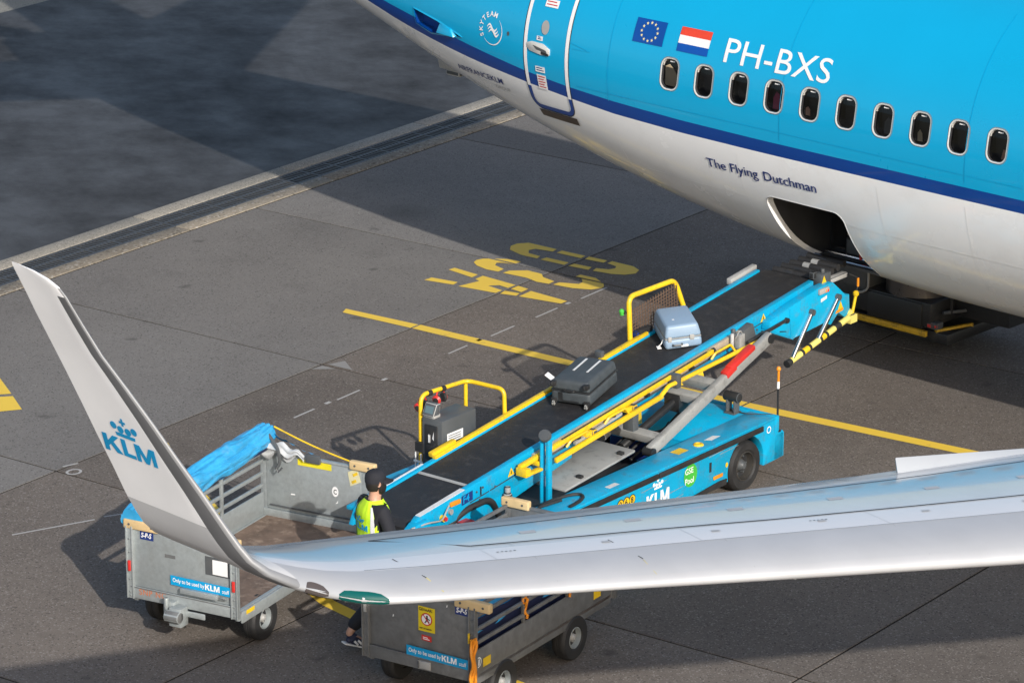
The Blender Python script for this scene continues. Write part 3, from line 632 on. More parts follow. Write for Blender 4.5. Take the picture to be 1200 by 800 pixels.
# ------------------------------------------------------------------ starboard wing and blended winglet
# stations: y, z, leading-edge x, trailing-edge x, thickness ratio
ST = [(15.865, 6.72, -19.49, -19.53, .05), (15.868, 6.70, -19.29, -19.528, .06), (15.878, 6.665, -19.155, -19.52, .075), (15.892, 6.62, -19.065, -19.505, .08), (15.91, 6.56, -19.015, -19.485, .085), (15.93, 6.49, -18.98, -19.46, .085), (15.967, 6.36, -18.91, -19.42, .09), (16.03, 6.16, -18.805, -19.355, .09), (16.088, 5.95, -18.625, -19.275, .09), (16.147, 5.73, -18.445, -19.195, .09), (16.21, 5.49, -18.26, -19.11, .09), (16.275, 5.26, -18.08, -19.03, .095), (16.318, 5.09, -17.95, -18.97, .095),
      (16.335, 5.03, -17.905, -18.95, .10), (16.365, 4.93, -17.83, -18.905, .10), (16.40, 4.84, -17.755, -18.865, .10), (16.45, 4.765, -17.63, -18.81, .10), (16.52, 4.715, -17.42, -18.71, .10), (16.60, 4.692, -17.18, -18.62, .105), (16.70, 4.680, -16.99, -18.50, .105), (16.83, 4.668, -16.85, -18.38, .11), (17.0, 4.652, -16.76, -18.27, .11), (17.23, 4.631, -16.65, -18.20, .11), (18.47, 4.52, -16.065, -17.83, .11), (19.21, 4.453, -15.71, -17.62, .115), (21.0, 4.292, -14.86, -17.10, .115), (21.93, 4.21, -14.42, -16.84, .115), (23.4, 4.08, -13.72, -16.5, .12), (27.0, 3.75, -12.0, -15.5, .125), (31.0, 3.39, -10.1, -15.3, .13), (33.2, 3.19, -8.8, -15.2, .13)]
def st_frame(i):
    a, b_ = ST[max(0, i-1)], ST[min(len(ST)-1, i+1)]; d = Vector((0, b_[0]-a[0], b_[1]-a[1])).normalized()
    return Vector((0, -d.z, d.y)) if True else None      # normal of the upper (inboard) side
NRM = [st_frame(i) for i in range(len(ST))]
CH = [0, .004, .015, .035, .08, .13, .19, .25, .25001, .32, .40, .50, .62, .74, .82, .90, .96, 1.0]
def thick(c, t): return 5*t*(.2969*math.sqrt(c)-.126*c-.3516*c*c+.2843*c**3-.1036*c**4)
def wpt_i(i, c, side, off=0.):
    y, z, le, te, t = ST[i]; ch = le-te; h = thick(c, t)*ch*(1.15 if side > 0 else .85)
    return Vector((le-ch*c, y, z))+NRM[i]*((h+off)*side+.02*ch*math.sin(math.pi*c))
def wpt(y, c, off=.004):
    """point on the upper wing skin"""
    for i in range(len(ST)-1):
        if ST[i][0] <= y <= ST[i+1][0]:
            f = (y-ST[i][0])/(ST[i+1][0]-ST[i][0]); return wpt_i(i, c, 1, off).lerp(wpt_i(i+1, c, 1, off), f)
def wing_m(i, c, side):
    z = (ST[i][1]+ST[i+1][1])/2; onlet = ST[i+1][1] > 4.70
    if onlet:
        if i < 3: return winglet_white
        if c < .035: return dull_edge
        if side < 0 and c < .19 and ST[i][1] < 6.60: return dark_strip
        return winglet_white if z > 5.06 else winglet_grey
    if c < .25: return slat_metal
    if side < 0: return winglet_grey
    return wing_white if c < .40 else jet_grey
dull_edge = paint('dull leading edge', (.30, .305, .315), .5, metal=.2)
mb = MB(); V = []
for i in range(len(ST)):
    up = [mb.bm.verts.new(wpt_i(i, c, 1)) for c in CH]; lo = [mb.bm.verts.new(wpt_i(i, c, -1)) for c in CH]; lo[0] = up[0]; V.append((up, lo))
for i in range(len(ST)-1):
    for k in range(len(CH)-1):
        cm = (CH[k]+CH[k+1])/2
        if CH[k+1]-CH[k] < .0005: cm = .3
        for s, sd in ((0, 1), (1, -1)):
            q = [V[i][s][k], V[i+1][s][k], V[i+1][s][k+1], V[i][s][k+1]]; q = list(dict.fromkeys(q)); mb.face(q, wing_m(i, cm, sd))
    mb.face([V[i][0][-1], V[i+1][0][-1], V[i+1][1][-1], V[i][1][-1]], wing_m(i, .9, -1))
mb.face(list(dict.fromkeys(V[0][0]+V[0][1][::-1])), winglet_white)
wing = jb(mb, 'wing', ang=50)
# port wing, plain: only its shadow could show
mb = MB(); rr_ = []
for (y, z, le, te, t) in (ST[-1], ST[-4], ST[-10]):
    rr_.append([Vector((le-(le-te)*c, 2*YC-y, z+thick(c, t)*(le-te)*s)) for s, cs in ((1, CH[::2]), (-1, CH[::-2])) for c in cs])
mb.grid(rr_, jet_grey, closed=True); mb.face([mb.bm.verts.new(p) for p in rr_[-1]], jet_grey); jb(mb, 'wing', ang=50)
b = MB()
def wline(P, w, m, off=.004):
    Q = []
    for (y0, c0), (y1, c1) in zip(P, P[1:]):
        n = max(1, int(abs(y1-y0)/.4)); Q += [(y0+(y1-y0)*k/n, c0+(c1-c0)*k/n) for k in range(n)]
    Q.append(P[-1])
    for a, c in zip(Q, Q[1:]):
        pa, pc = wpt(*a, off), wpt(*c, off); d = (pc-pa).normalized(); s = Vector((0, 0, 1)).cross(d).normalized()*w/2
        b.poly([pa+s, pa-s, pc-s, pc+s], m)
faint = paint('faint wing seam', (.36, .37, .39), .35)
wline([(17.50, .77), (17.86, .46), (20, .405), (23, .39), (30, .37)], .018, dark_line)
wline([(17.50, .77), (20.0, .80), (23, .82), (30, .83)], .013, dark_line)
wline([(16.9, .25), (30, .25)], .006, dark_strip)
wline([(17.18, .13), (17.22, .38)], .008, dark_line); wline([(17.18, .02), (17.18, .13)], .008, pale_yel)
wline([(18.62, .03), (18.66, .13)], .004, pale_yel); wline([(18.67, .14), (18.72, .36)], .008, dark_line)
wline([(17.0, .905), (30, .905)], .006, dark_strip)
for y in (18.1, 19.55, 20.95, 22.3): wline([(y, .405), (y+.16, .82)], .0035, faint); wline([(y-.3, .255), (y-.25, .395)], .003, faint)
for y in (17.95, 19.3, 20.55, 21.8): wline([(y, .03), (y+.1, .245)], .0035, faint)
for y in (18.4, 19.2, 20.0, 20.8, 21.6, 22.4): wline([(y, .60), (y+.12, .60)], .05, faint); wline([(y+.25, .34), (y+.31, .34)], .03, faint)
wline([(21.6, .90), (21.62, .99)], .006, dark_line)
for y, s in ((20.2, .35), (17.9, .34)):
    for k in range(5): wline([(y+.03*k, s), (y+.03*k+.016, s)], .012, darkgrey)
tag(jb(b, 'panel_lines', wing, smooth=False), kind='stuff')
def lens(name, y0, y1, m, c1=.09):
    b = MB(); rows = []
    for k in range(9):
        y = y0+(y1-y0)*k/8; cm = c1*math.sqrt(max(.0, math.sin(math.pi*k/8)))+.002
        i = max(j for j in range(len(ST)) if ST[j][0] <= y); f = (y-ST[i][0])/(ST[i+1][0]-ST[i][0])
        up = [wpt_i(i, c, 1, .006).lerp(wpt_i(i+1, c, 1, .006), f) for c in (cm, cm*.5, cm*.15, 0)]; lo = [wpt_i(i, c, -1, .006).lerp(wpt_i(i+1, c, -1, .006), f) for c in (cm*.15, cm*.5, cm)]
        rows.append(up+lo)
    b.grid(rows, m); return jb(b, name, wing)
lens('nav_light', 16.62, 16.82, nav_glass, .030); lens('strobe_light', 16.535, 16.59, lens_dark, .035)
# flap edge standing out behind the trailing edge, inboard
b = MB(); a0, a1 = wpt(22.12, .93), wpt(24.3, .985); q0, q1 = a0+Vector((-.11, .10, .075)), a1+Vector((-.06, 0, -.01))
b.hexa([a0-Vector((0, 0, .10)), a1-Vector((0, 0, .10)), q1-Vector((0, 0, .02)), q0-Vector((0, 0, .02)), a0-Vector((0, 0, .03)), a1-Vector((0, 0, .03)), q1, q0], jet_grey); jb(b, 'flap', wing, bevel=.012)
b = MB(); p0 = wpt_i(len(ST)-7, .0, 1)+Vector((.02, .45, -.06)); b.tube([p0+Vector((-.16, 0, .0)), p0+Vector((-.05, 0, -.03)), p0+Vector((.05, 0, -.045))], [.02, .035, .012], wing_white, 10); jb(b, 'stall_vane', wing)
for y in (17.6,):
    pass
# airline mark on the outer face of the winglet
mb_o, mb_u, mb_v = None, None, None
def letf(x, z, off=.004):
    """point on the outer (lower) skin of the winglet at given x, z"""
    for i in range(len(ST)-1):
        z0, z1 = ST[i][1], ST[i+1][1]
        if z1 <= z <= z0:
            f = (z0-z)/(z0-z1); le = ST[i][2]+(ST[i+1][2]-ST[i][2])*f; te = ST[i][3]+(ST[i+1][3]-ST[i][3])*f
            c = max(.001, min(.999, (le-x)/(le-te))); return wpt_i(i, c, -1, off).lerp(wpt_i(i+1, c, -1, off), f)
b = MB()
LO = Vector((-19.04, 5.387))
def lf(a, c): return letf(LO.x+a, LO.y+c)
klm_bm(b, lf, 0., 0., .135, .56, klm_blue); crown_emblem(b, lambda a, c: lf(a, .155+(c-.155)*.85), .272, .155, .25, klm_blue)
jb(b, 'airline_mark', wing, smooth=False)

# ------------------------------------------------------------------ shared wheels
def wheel_bm(c, ax, R, w, rim_r, rim_m, hub_m, n=26):
    """tyre with tread grooves, dished rim, hub and nuts; ax points outwards"""
    c = Vector(c); ax = Vector(ax).normalized(); t = MB()
    t.lathe([(rim_r, -w*.5), (R*.90, -w*.5), (R*.985, -w*.36), (R, -w*.30), (R, -w*.12), (R*.975, -w*.10), (R*.975, -w*.06), (R, -w*.04), (R, w*.04), (R*.975, w*.06), (R*.975, w*.10), (R, w*.12), (R, w*.30), (R*.985, w*.36), (R*.92, w*.5), (rim_r*1.12, w*.5), (rim_r, w*.42)], c, ax, black, n, caps=False)
    r = MB(); r.lathe([(.001, -w*.40), (rim_r, -w*.40), (rim_r, w*.44), (rim_r*.93, w*.46), (rim_r*.84, w*.10), (rim_r*.55, w*.0), (rim_r*.42, w*.05), (rim_r*.34, w*.26), (rim_r*.2, w*.40), (.001, w*.42)], c, ax, [blackmetal, rim_m, rim_m, rim_m, blackmetal, rim_m, hub_m, hub_m, hub_m], n, caps=False)
    ref = Vector((0, 0, 1)); x = ax.cross(ref).normalized(); y = ax.cross(x)
    for k in range(6):
        q = c+(x*math.cos(k*math.pi/3)+y*math.sin(k*math.pi/3))*rim_r*.62+ax*w*.0; r.cyl(q, q+ax*w*.16, rim_r*.07, hub_m, 6)
    return t, r

# ------------------------------------------------------------------ baggage trailers (local: a across, b along, front wall at b=0)
def cart_wall(t, b0, sgn, front):
    """end wall: sheet, beam, posts, top lip; sgn = direction its outside faces"""
    o = MB(); y0, y1 = (b0-.012, b0+.012)
    o.box(.04, 1.16, y0, y1, .53, 1.145, galv); o.box(.03, 1.17, y0-.012, y1+.012, 1.13, 1.152, galv)
    w = o.build('end_wall', t, bevel=.003)
    o = MB(); o.box(.0, 1.2, b0-.03, b0+.03, .405, .525, galv); o.box(.0, 1.2, b0+sgn*.032-.004, b0+sgn*.032+.004, .512, .53, galv_d); o.build('end_beam', t, bevel=.006)
    for a0 in (-.035, 1.155):
        o = MB(); o.box(a0, a0+.08, b0-.02+.014*sgn, b0+.02+.014*sgn, .40, 1.15, galv)
        o.box(a0+.0, a0+.016, b0+sgn*.034-.012, b0+sgn*.034+.012, .40, 1.15, galv); o.box(a0+.064, a0+.08, b0+sgn*.034-.012, b0+sgn*.034+.012, .40, 1.15, galv)
        for z in (.43, .47, .60, .74, .88, 1.02): o.cyl((a0+.04, b0+sgn*.034, z), (a0+.04, b0+sgn*.046, z), .010, galv_d, 6)
        o.build('corner_post', t, bevel=.003)
    return w
def make_cart(rz, loc, label, side_open, grime):
    t = thing('baggage_trailer', label, 'baggage cart', loc, rz, 'grey baggage carts')
    o = MB(); o.box(0.0, 1.2, .03, 2.42, .42, .448, plywood); o.build('floor', t)
    o = MB()
    for a in (.0, 1.155): o.box(a, a+.045, .03, 2.42, .355, .452, galv)
    for b_ in (.5, 1.2, 1.9): o.box(.05, 1.15, b_-.03, b_+.03, .33, .415, galv_d)
    o.build('chassis_frame', t, bevel=.004)
    fw = cart_wall(t, 0., -1, True); cart_wall(t, 2.45, 1, False)
    # wheels on two axles, front pair on a turntable
    for b_, nm in ((.50, 'front'), (1.76, 'rear')):
        o = MB(); o.cyl((.05, b_, .225), (1.15, b_, .225), .03, blackmetal, 10); o.box(.3, .9, b_-.1, b_+.1, .24, .36, blackmetal); o.build('axle', t)
        for a, ax in ((.02, (-1, 0, 0)), (1.14, (1, 0, 0))):
            ty, ri = wheel_bm((a, b_, .225), ax, .225, .15, .108, galv, palegrey)
            wh = ty.build('tyre', None); wr = thing('wheel', None, None); wr.parent = t; wh.parent = wr; ri.build('rim', wr)
    o = MB(); o.box(.42, .54, -.10, -.02, .26, .47, galv); o.box(.52, .66, -.16, -.03, .25, .44, galv); o.cyl((.47, -.12, .40), (.47, -.12, .52), .025, chrome, 10); o.cyl((.5, -.17, .36), (.66, -.17, .36), .06, galv_d, 12); o.box(.64, .86, -.05, -.03, .33, .39, galv)
    if side_open: o.build('tow_hitch', t, bevel=.008)
    o = MB(); o.box(.60, 1.02, -.075, -.034, .575, .625, galv); o.tube([(1.03, -.05, .60), (1.09, -.06, .605), (1.11, -.05, .59), (1.03, -.045, .58)], .008, galv_d, 6)
    if side_open: o.build('towbar_catch', t, bevel=.006)
    # slatted side (far side on the empty cart, near side on the covered one)
    for a, lowered in ((0.0, False), (1.185, side_open)):
        if lowered:
            o = MB(); o.box(1.2, 1.222, .06, 2.40, .33, .448, galv); o.build('lowered_side', t, bevel=.004); continue
        o = MB(); o.box(a, a+.016, .04, 2.42, .452, .70 if not side_open else .70, galv); o.build('side_panel', t, bevel=.003)
        for z in (.755, .885, 1.02, 1.11): o = MB(); o.box(a-.004, a+.02, .05, 2.41, z, z+.038, galv); o.build('side_rail', t, bevel=.004)
        for b_ in (.85, 1.63): o = MB(); o.box(a-.008, a+.022, b_-.018, b_+.018, .70, 1.15, galv); o.build('side_upright', t, bevel=.003)
    return t
def cart_sign(t, y, nrm, z0=.628):
    """blue strip with white words on the end wall"""
    fn = plane_fn((.47, y, z0), (1, 0, -.012), (0, 0, 1), nrm)
    o = MB(); o.poly([fn(-.0, 0), fn(.69, 0), fn(.69, .098), fn(0, .098)], klm_blue)
    f2 = plane_fn((.47, y+nrm[1]*.003, z0), (1, 0, -.012), (0, 0, 1), nrm)
    text_bm(o, 'Only to be used by', .058, lambda a, c: f2(.025+a, .036+c), white_p, bold=.0008, sx=.80)
    klm_bm(o, f2, .395, .024, .060, .165, white_p, .2)
    text_bm(o, 'staff', .055, lambda a, c: f2(.588+a, .026+c), white_p, bold=.0005, sx=.85)
    return o.build('instruction_strip', t, smooth=False)
def cart_batten(t, a0, a1, y):
    o = MB(); o.box(a0, a1, y-.035, y+.03, 1.12, 1.215, wood); q = o.build('wooden_batten', t, bevel=.014, seg=3)
    for a in (a0+.07, a1-.07): o = MB(); o.cyl((a, y-.034, 1.17), (a, y-.040, 1.17), .012, darkgrey, 8); o.build('batten_screw', q)
def sps(t, a, y, z):
    fn = plane_fn((a, y, z), (1, 0, 0), (0, 0, 1), (0, -1, 0)); o = MB(); o.poly([fn(0, 0), fn(.155, 0), fn(.155, .092), fn(0, .092)], navy_p)
    f2 = plane_fn((a, y-.002, z), (1, 0, 0), (0, 0, 1), (0, -1, 0)); text_bm(o, 'S-P-S', .07, lambda u, c: f2(.012+u, .022+c), white_p, bold=.002, sx=.8, shear=.2); o.build('name_plate', t, smooth=False)
def plate(t, name, P, m, extra=None):
    o = MB(); o.poly([Vector(p) for p in P], m)
    if extra: extra(o)
    return o.build(name, t, smooth=False)

R15 = math.radians(15); C1 = make_cart(R15, (-26.26, 22.66, 0), 'empty grey baggage cart with a rolled blue cover, left of the worker', True, 0)
cart_sign(C1, -.034, (0, -1, 0)); cart_batten(C1, -.06, .34, -.005); cart_batten(C1, 1.08, 1.26, -.005); cart_batten(C1, 1.04, 1.34, 2.44); sps(C1, .12, -.017, 1.03)
for a in (-.005, 1.185): o = MB(); o.box(a, a+.03, -.062, -.048, .69, .80, red_p); o.build('red_reflector', C1, bevel=.004)
o = MB(); fn = plane_fn((.10, -.034, .455), (1, 0, .02), (0, 0, 1), (0, -1, 0)); text_bm(o, 'SNP NC', .085, lambda u, c: fn(u*.95, c), paint('faded red stencil', (.50, .16, .07), .6), bold=.0005, spacing=1.15); o.build('stencilled_letters', C1, smooth=False)
plate(C1, 'document_pocket', [(.86, -.016, .80), (1.14, -.016, .80), (1.14, -.016, .99), (.86, -.016, .99)], darkgrey); plate(C1, 'paper_sheet', [(.945, -.019, .815), (1.115, -.019, .815), (1.115, -.019, .965), (.945, -.019, .965)], white_p)
plate(C1, 'faint_sticker', [(.40, -.016, .89), (.52, -.016, .89), (.52, -.016, .925), (.40, -.016, .925)], galv_d)
plate(C1, 'corner_reflector', [(1.2235, .13, .40), (1.2235, .28, .40), (1.2235, .28, .442), (1.2235, .13, .442)], yel_p)
plate(C1, 'yellow_sticker', [(.42, 2.434, 1.055), (.82, 2.434, 1.055), (.82, 2.434, 1.125), (.42, 2.434, 1.125)], paint('yellow sticker', (.72, .62, .02), .5))
o = MB(); fn = plane_fn((1.04, 2.434, .93), (1, 0, .35), (-.35, 0, 1), (0, -1, 0)); o.poly([fn(0, 0), fn(.14, .02), fn(.15, .17), fn(.02, .15)], paint('cream sticker', (.62, .58, .36), .5)); f2 = plane_fn((1.04, 2.432, .93), (1, 0, .35), (-.35, 0, 1), (0, -1, 0)); o.poly([f2(.03, .02), f2(.09, .03), f2(.09, .06), f2(.03, .05)], yel_p); o.poly([f2(.07, .09), f2(.13, .10), f2(.13, .13), f2(.07, .12)], yel_p); o.build('torn_sticker', C1, smooth=False)
o = MB(); fn = plane_fn((.86, 2.434, .84), (1, 0, 0), (0, 0, 1), (0, -1, 0)); o.poly(circle(lambda a, c: fn(a*.7, c), 0, 0, .055), white_p); f2 = plane_fn((.86, 2.432, .84), (1, 0, 0), (0, 0, 1), (0, -1, 0)); text_bm(o, 'C', .07, lambda a, c: f2(a*.8-.02, c-.025), darkgrey, bold=.002); o.poly([f2(.0, -.13), f2(.02, -.11), f2(.035, -.085), f2(.028, -.12)], white_p); o.build('round_sticker', C1, smooth=False)
plate(C1, 'chipped_paint', [(.33, 2.434, .715), (.385, 2.434, .72), (.38, 2.434, .732), (.335, 2.434, .73)], white_p)
o = MB(); o.box(.08, 1.12, 2.420, 2.436, .565, .577, darkgrey); o.build('wall_slot', C1)
# rolled cover along the far side of the empty cart
def crumple(path, radii, n, m, name, parent, seed, amp=.3, flat=1.0):
    o = MB(); rows = []
    P = [Vector(p) for p in path]
    for i, p in enumerate(P):
        d = (P[min(i+1, len(P)-1)]-P[max(i-1, 0)]).normalized(); x = d.cross(Vector((0, 0, 1))).normalized(); y = x.cross(d)
        r = []
        for j in range(n):
            a = 2*math.pi*j/n
            w_ = mnoise.noise(Vector((a*.8, i/len(P)*3.2, seed)))
            f = 1-.16*(1-abs(math.sin(a*2.5+seed+2.6*w_+i/len(P)*1.6)))**2-.08*(1-abs(math.sin(a*5.5+5*w_+i/len(P)*5)))**3+amp*(mnoise.noise(Vector((math.cos(a)*1.6+seed, math.sin(a)*1.6, i*.13)))+.55*math.sin(a*4+seed+i*.09)*.5+.5*mnoise.noise(Vector((math.cos(a)*4, math.sin(a)*4+seed, i*.22))))
            r.append(p+x*math.cos(a)*radii[i]*f+y*math.sin(a)*radii[i]*f*flat)
        rows.append(r)
    o.grid(rows, m, closed=True); o.face([o.bm.verts.new(p) for p in rows[0]], m); o.face([o.bm.verts.new(p) for p in rows[-1]], m)
    return o.build(name, parent, ang=50)
n_ = 84
cover = crumple([(.03, -.02+2.5*i/(n_-1), 1.19+.13*i/(n_-1)+.006*math.sin(i*.3)) for i in range(n_)], [.135+.008*math.sin(i*.25)-.03*max(0, i-72)/12 for i in range(n_)], 96, tarp_b, 'rolled_cover', C1, 3., .12, 1.1)
crumple([(.08+.02*math.sin(i*.4), .3+2.1*i/24, 1.135+.10*i/24) for i in range(25)], [.04+.012*math.sin(i*.6) for i in range(25)], 14, tarp_n, 'cover_underside', C1, 8., .3)
o = MB(); rows = []
for i in range(19):   # pleated grey lining draped over the far wall
    t = i/18; a = -.10+.62*t; top = 1.37-.17*t+.02*math.sin(i*1.3); bot = 1.10+.045*math.sin(i*.9)+.03*t
    rows.append([Vector((a, 2.40-.09*math.sin(math.pi*s)*(1.1-t)+.018*math.sin(s*13+i*.5)*(1-t*.6), bot+(top-bot)*s+.006*math.sin(s*18+i*.8))) for s in [k/22 for k in range(23)]])
o.grid(rows, tarp_l); q = o.build('cover_lining', C1, ang=80)
o = MB(); rows = [[Vector((-.02+.6*i/14, 2.50, 1.32-.15*i/14+.01*math.sin(i))), Vector((-.02+.6*i/14, 2.44, 1.39-.2*i/14+.012*math.sin(i*2)))] for i in range(15)]; o.grid(rows, tarp_b); o.build('cover_hem', C1)
o = MB(); o.tube(arc_pts([((.12, 2.36, 1.36), 0), ((.25, 2.33, 1.24), .05), ((.27, 2.34, 1.08), .04), ((.23, 2.33, 1.02), 0)]), .018, darkgrey, 6); o.tube([(.22, 2.33, 1.03), (.25, 2.33, .98), (.29, 2.34, 1.03)], .012, darkgrey, 6); o.build('buckle_strap', C1)
o = MB(); o.box(.53, .70, 2.40, 2.43, 1.11, 1.20, darkgrey); o.build('catch_plate', C1, bevel=.005)
o = MB(); o.tube([Vector((.15+.95*s, 2.43, 1.425-.235*s-.02*math.sin(math.pi*s))) for s in [i/10 for i in range(11)]], .009, yel_p, 6); o.build('yellow_cord', C1)

R10 = math.radians(10.5); D0 = Vector((-22.69, 25.125, 0)); dv = Vector((math.cos(R10), math.sin(R10), 0)); hv = Vector((-math.sin(R10), math.cos(R10), 0))
L2 = D0-dv*1.2-hv*1.74
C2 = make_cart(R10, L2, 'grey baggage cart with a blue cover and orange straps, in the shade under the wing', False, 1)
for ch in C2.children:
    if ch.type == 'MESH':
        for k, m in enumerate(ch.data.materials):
            if m == galv: ch.data.materials[k] = galv_d  # darker steel paints in the wing's shade along with the dirt
cart_sign(C2, -.040, (0, -1, 0), .530); cart_batten(C2, 1.0, 1.39, -.005); cart_batten(C2, -.06, .26, 2.44); sps(C2, 1.0, -.017, 1.04)
o = MB(); fn = plane_fn((.59, -.016, .79), (1, 0, 0), (0, 0, 1), (0, -1, 0)); ysg = paint('warning sign yellow', (.68, .52, .01), .5)
o.poly([fn(0, 0), fn(.185, 0), fn(.185, .245), fn(0, .245)], ysg); f2 = plane_fn((.59, -.018, .79), (1, 0, 0), (0, 0, 1), (0, -1, 0)); f3 = plane_fn((.59, -.020, .79), (1, 0, 0), (0, 0, 1), (0, -1, 0))
o.poly(circle(f2, .0925, .125, .063, 28), red_p); o.poly(circle(f3, .0925, .125, .052, 28), white_p); f4 = plane_fn((.59, -.0215, .79), (1, 0, 0), (0, 0, 1), (0, -1, 0))
o.poly(circle(f4, .10, .155, .011, 10), black); o.poly([f4(.085, .143), f4(.108, .146), f4(.112, .12), f4(.128, .10), f4(.118, .088), f4(.10, .108), f4(.08, .085), f4(.07, .09), f4(.088, .115)], black); o.poly([f4(.112, .137), f4(.135, .127), f4(.132, .118), f4(.11, .126)], black)
f5 = plane_fn((.59, -.023, .79), (1, 0, 0), (0, 0, 1), (0, -1, 0)); o.poly([f5(.052, .168), f5(.06, .174), f5(.135, .085), f5(.127, .078)], red_p)
text_bm(o, 'GEVAAR!', .042, lambda a, c: f2(.008+a, .203+c), black, bold=.001, sx=.88); text_bm(o, 'NIET BETREDEN', .020, lambda a, c: f2(.012+a, .022+c), black, bold=.0006, sx=.95); o.build('warning_sign', C2, smooth=False)
o = MB(); fn = plane_fn((.625, -.016, .70), (1, 0, 0), (0, 0, 1), (0, -1, 0)); o.poly([fn(0, 0), fn(.11, -.005), fn(.11, .05), fn(0, .055)], red_p); f2 = plane_fn((.625, -.018, .70), (1, 0, 0), (0, 0, 1), (0, -1, 0)); [o.poly([f2(.015, .012+.016*k), f2(.09-.02*(k == 1), .010+.016*k), f2(.09-.02*(k == 1), .018+.016*k), f2(.015, .020+.016*k)], white_p) for k in range(2)]; o.build('red_sticker', C2, smooth=False)
for a, z in ((.28, 1.0), (.9, 1.08), (.38, 1.12), (.5, 1.13), (.3, .86)): plate(C2, 'paint_chip', [(a, -.015, z), (a+.012, -.015, z+.004), (a+.016, -.015, z+.026), (a+.004, -.015, z+.022)], white_p)
o = MB(); o.box(.62, .74, -.05, -.032, .425, .50, palegrey); o.box(.60, .62, -.055, -.032, .42, .505, black); o.build('latch_box', C2, bevel=.004)
o = MB(); o.beam((-.0, -.07, .98), (.07, -.09, 1.11), .03, .03, yel_p); o.build('yellow_handle', C2, bevel=.006)
o = MB(); o.box(1.17, 1.185, -.07, -.05, .80, .90, yel_p); o.build('yellow_catch', C2, bevel=.004)
o = MB(); o.box(.002, .03, -.06, -.05, .86, .94, palegrey); o.build('post_label', C2)
for b_ in (.14, 2.10): plate(C2, 'corner_reflector', [(1.2035, b_, .50), (1.2035, b_+.13, .50), (1.2035, b_+.13, .585), (1.2035, b_, .585)], yel_p)
o = MB(); o.poly(circle(lambda a, c: Vector((1.2045, .06+a, .575+c)), 0, 0, .052), white_p); o.poly(circle(lambda a, c: Vector((1.2060, .06+a, .575+c)), 0, 0, .040), galv_d); o.poly([Vector((1.2075, .06+a, .575+c)) for a, c in ((-.008, -.03), (.012, -.03), (.016, .03), (-.004, .03))], white_p); o.build('round_emblem', C2, smooth=False)
# blue cover slumped inside, navy sheet along the side
o = MB(); rows = []
for i in range(27):
    a = .08+1.05*i/26; rows.append([])
    for k in range(61):
        b_ = .06+2.32*k/60; s = math.sin(math.pi*min(1, k/60*1.05)); z = .95+.14*math.exp(-((a-.62)/.42)**2)*(1-k/75)+.05*mnoise.noise(Vector((a*5, b_*3, 1)))+.025*mnoise.noise(Vector((a*14, b_*8, 4)))+.02*math.sin(a*26+b_*5)
        if a > 1.0: z -= (a-1.0)*1.2
        rows[-1].append(Vector((a, b_, z)))
o.grid(rows, tarp_b); o.build('slumped_cover', C2, ang=80)
o = MB(); rows = [[Vector((1.13+.012*math.sin(k*.9+s*5), .08+2.3*k/40, .46+.50*s)) for s in [q/8 for q in range(9)]] for k in range(41)]; o.grid(rows, tarp_n); o.build('navy_side_sheet', C2, ang=80)
for b_, z0, z1 in ((.86, .74, .95), (1.62, .70, .96)):
    o = MB(); o.tube([Vector((1.215+.012*math.sin(k), b_+.012*math.sin(k*2), z1-(z1-z0)*k/8)) for k in range(9)], .014, orange, 6); o.tube([Vector((1.20, b_+.035*math.cos(t), z1-.03+.03*math.sin(t))) for t in [i*math.pi/4 for i in range(8)]], .012, orange, 6, closed=True); o.build('orange_strap', C2)
o = MB()
for s in (0, .03, .055): o.tube([Vector((1.235+.012*math.sin(k*.8+s*60), -.045-s+.01*math.sin(k*1.1), .86-.62*k/16)) for k in range(17)], .014, orange, 6)
o.build('orange_strap_bundle', C2)
o = MB(); o.tube([Vector((.12+1.0*s, 2.47, 1.16-.14*math.sin(math.pi*s)-.02*s)) for s in [i/12 for i in range(13)]], .008, yel_p, 6); o.build('yellow_cord', C2)

# ------------------------------------------------------------------ belt loader (local: a to the right, b towards the aircraft)
TH = math.radians(4.6)
BL = thing('belt_loader', 'blue self-propelled belt loader reaching up to the open cargo door', 'belt loader', (-25., 26., 0), TH)
def zb_(b): return 1.0+.113*b
SL = math.atan(.113)
# belt: surface with rounded ends, thin seam strips
o = MB(); rows = []
path = [(-.98, zb_(-.98)-.15), (-1.03, zb_(-.98)-.10), (-1.035, zb_(-.98)-.05), (-1.0, zb_(-.98)-.008)]+[(b_, zb_(b_)) for b_ in [-.95+.35*i for i in range(21)]]+[(6.12, zb_(6.12)-.02), (6.17, zb_(6.12)-.08), (6.12, zb_(6.12)-.15), (3.0, zb_(3.0)-.16), (-.9, zb_(-.9)-.17)]
o.grid([[Vector((a, b_, z)) for a in (-.55, -.33, -.11, .1)] for b_, z in path], belt_m); o.build('belt', BL)
o = MB(); o.hexa([Vector((a, b_, zb_(b_)+h)) for h in (-.004, .004) for a, b_ in ((-.545, -.06), (.098, -.06), (.098, -.015), (-.545, -.015))], palegrey); o.build('belt_splice', BL)
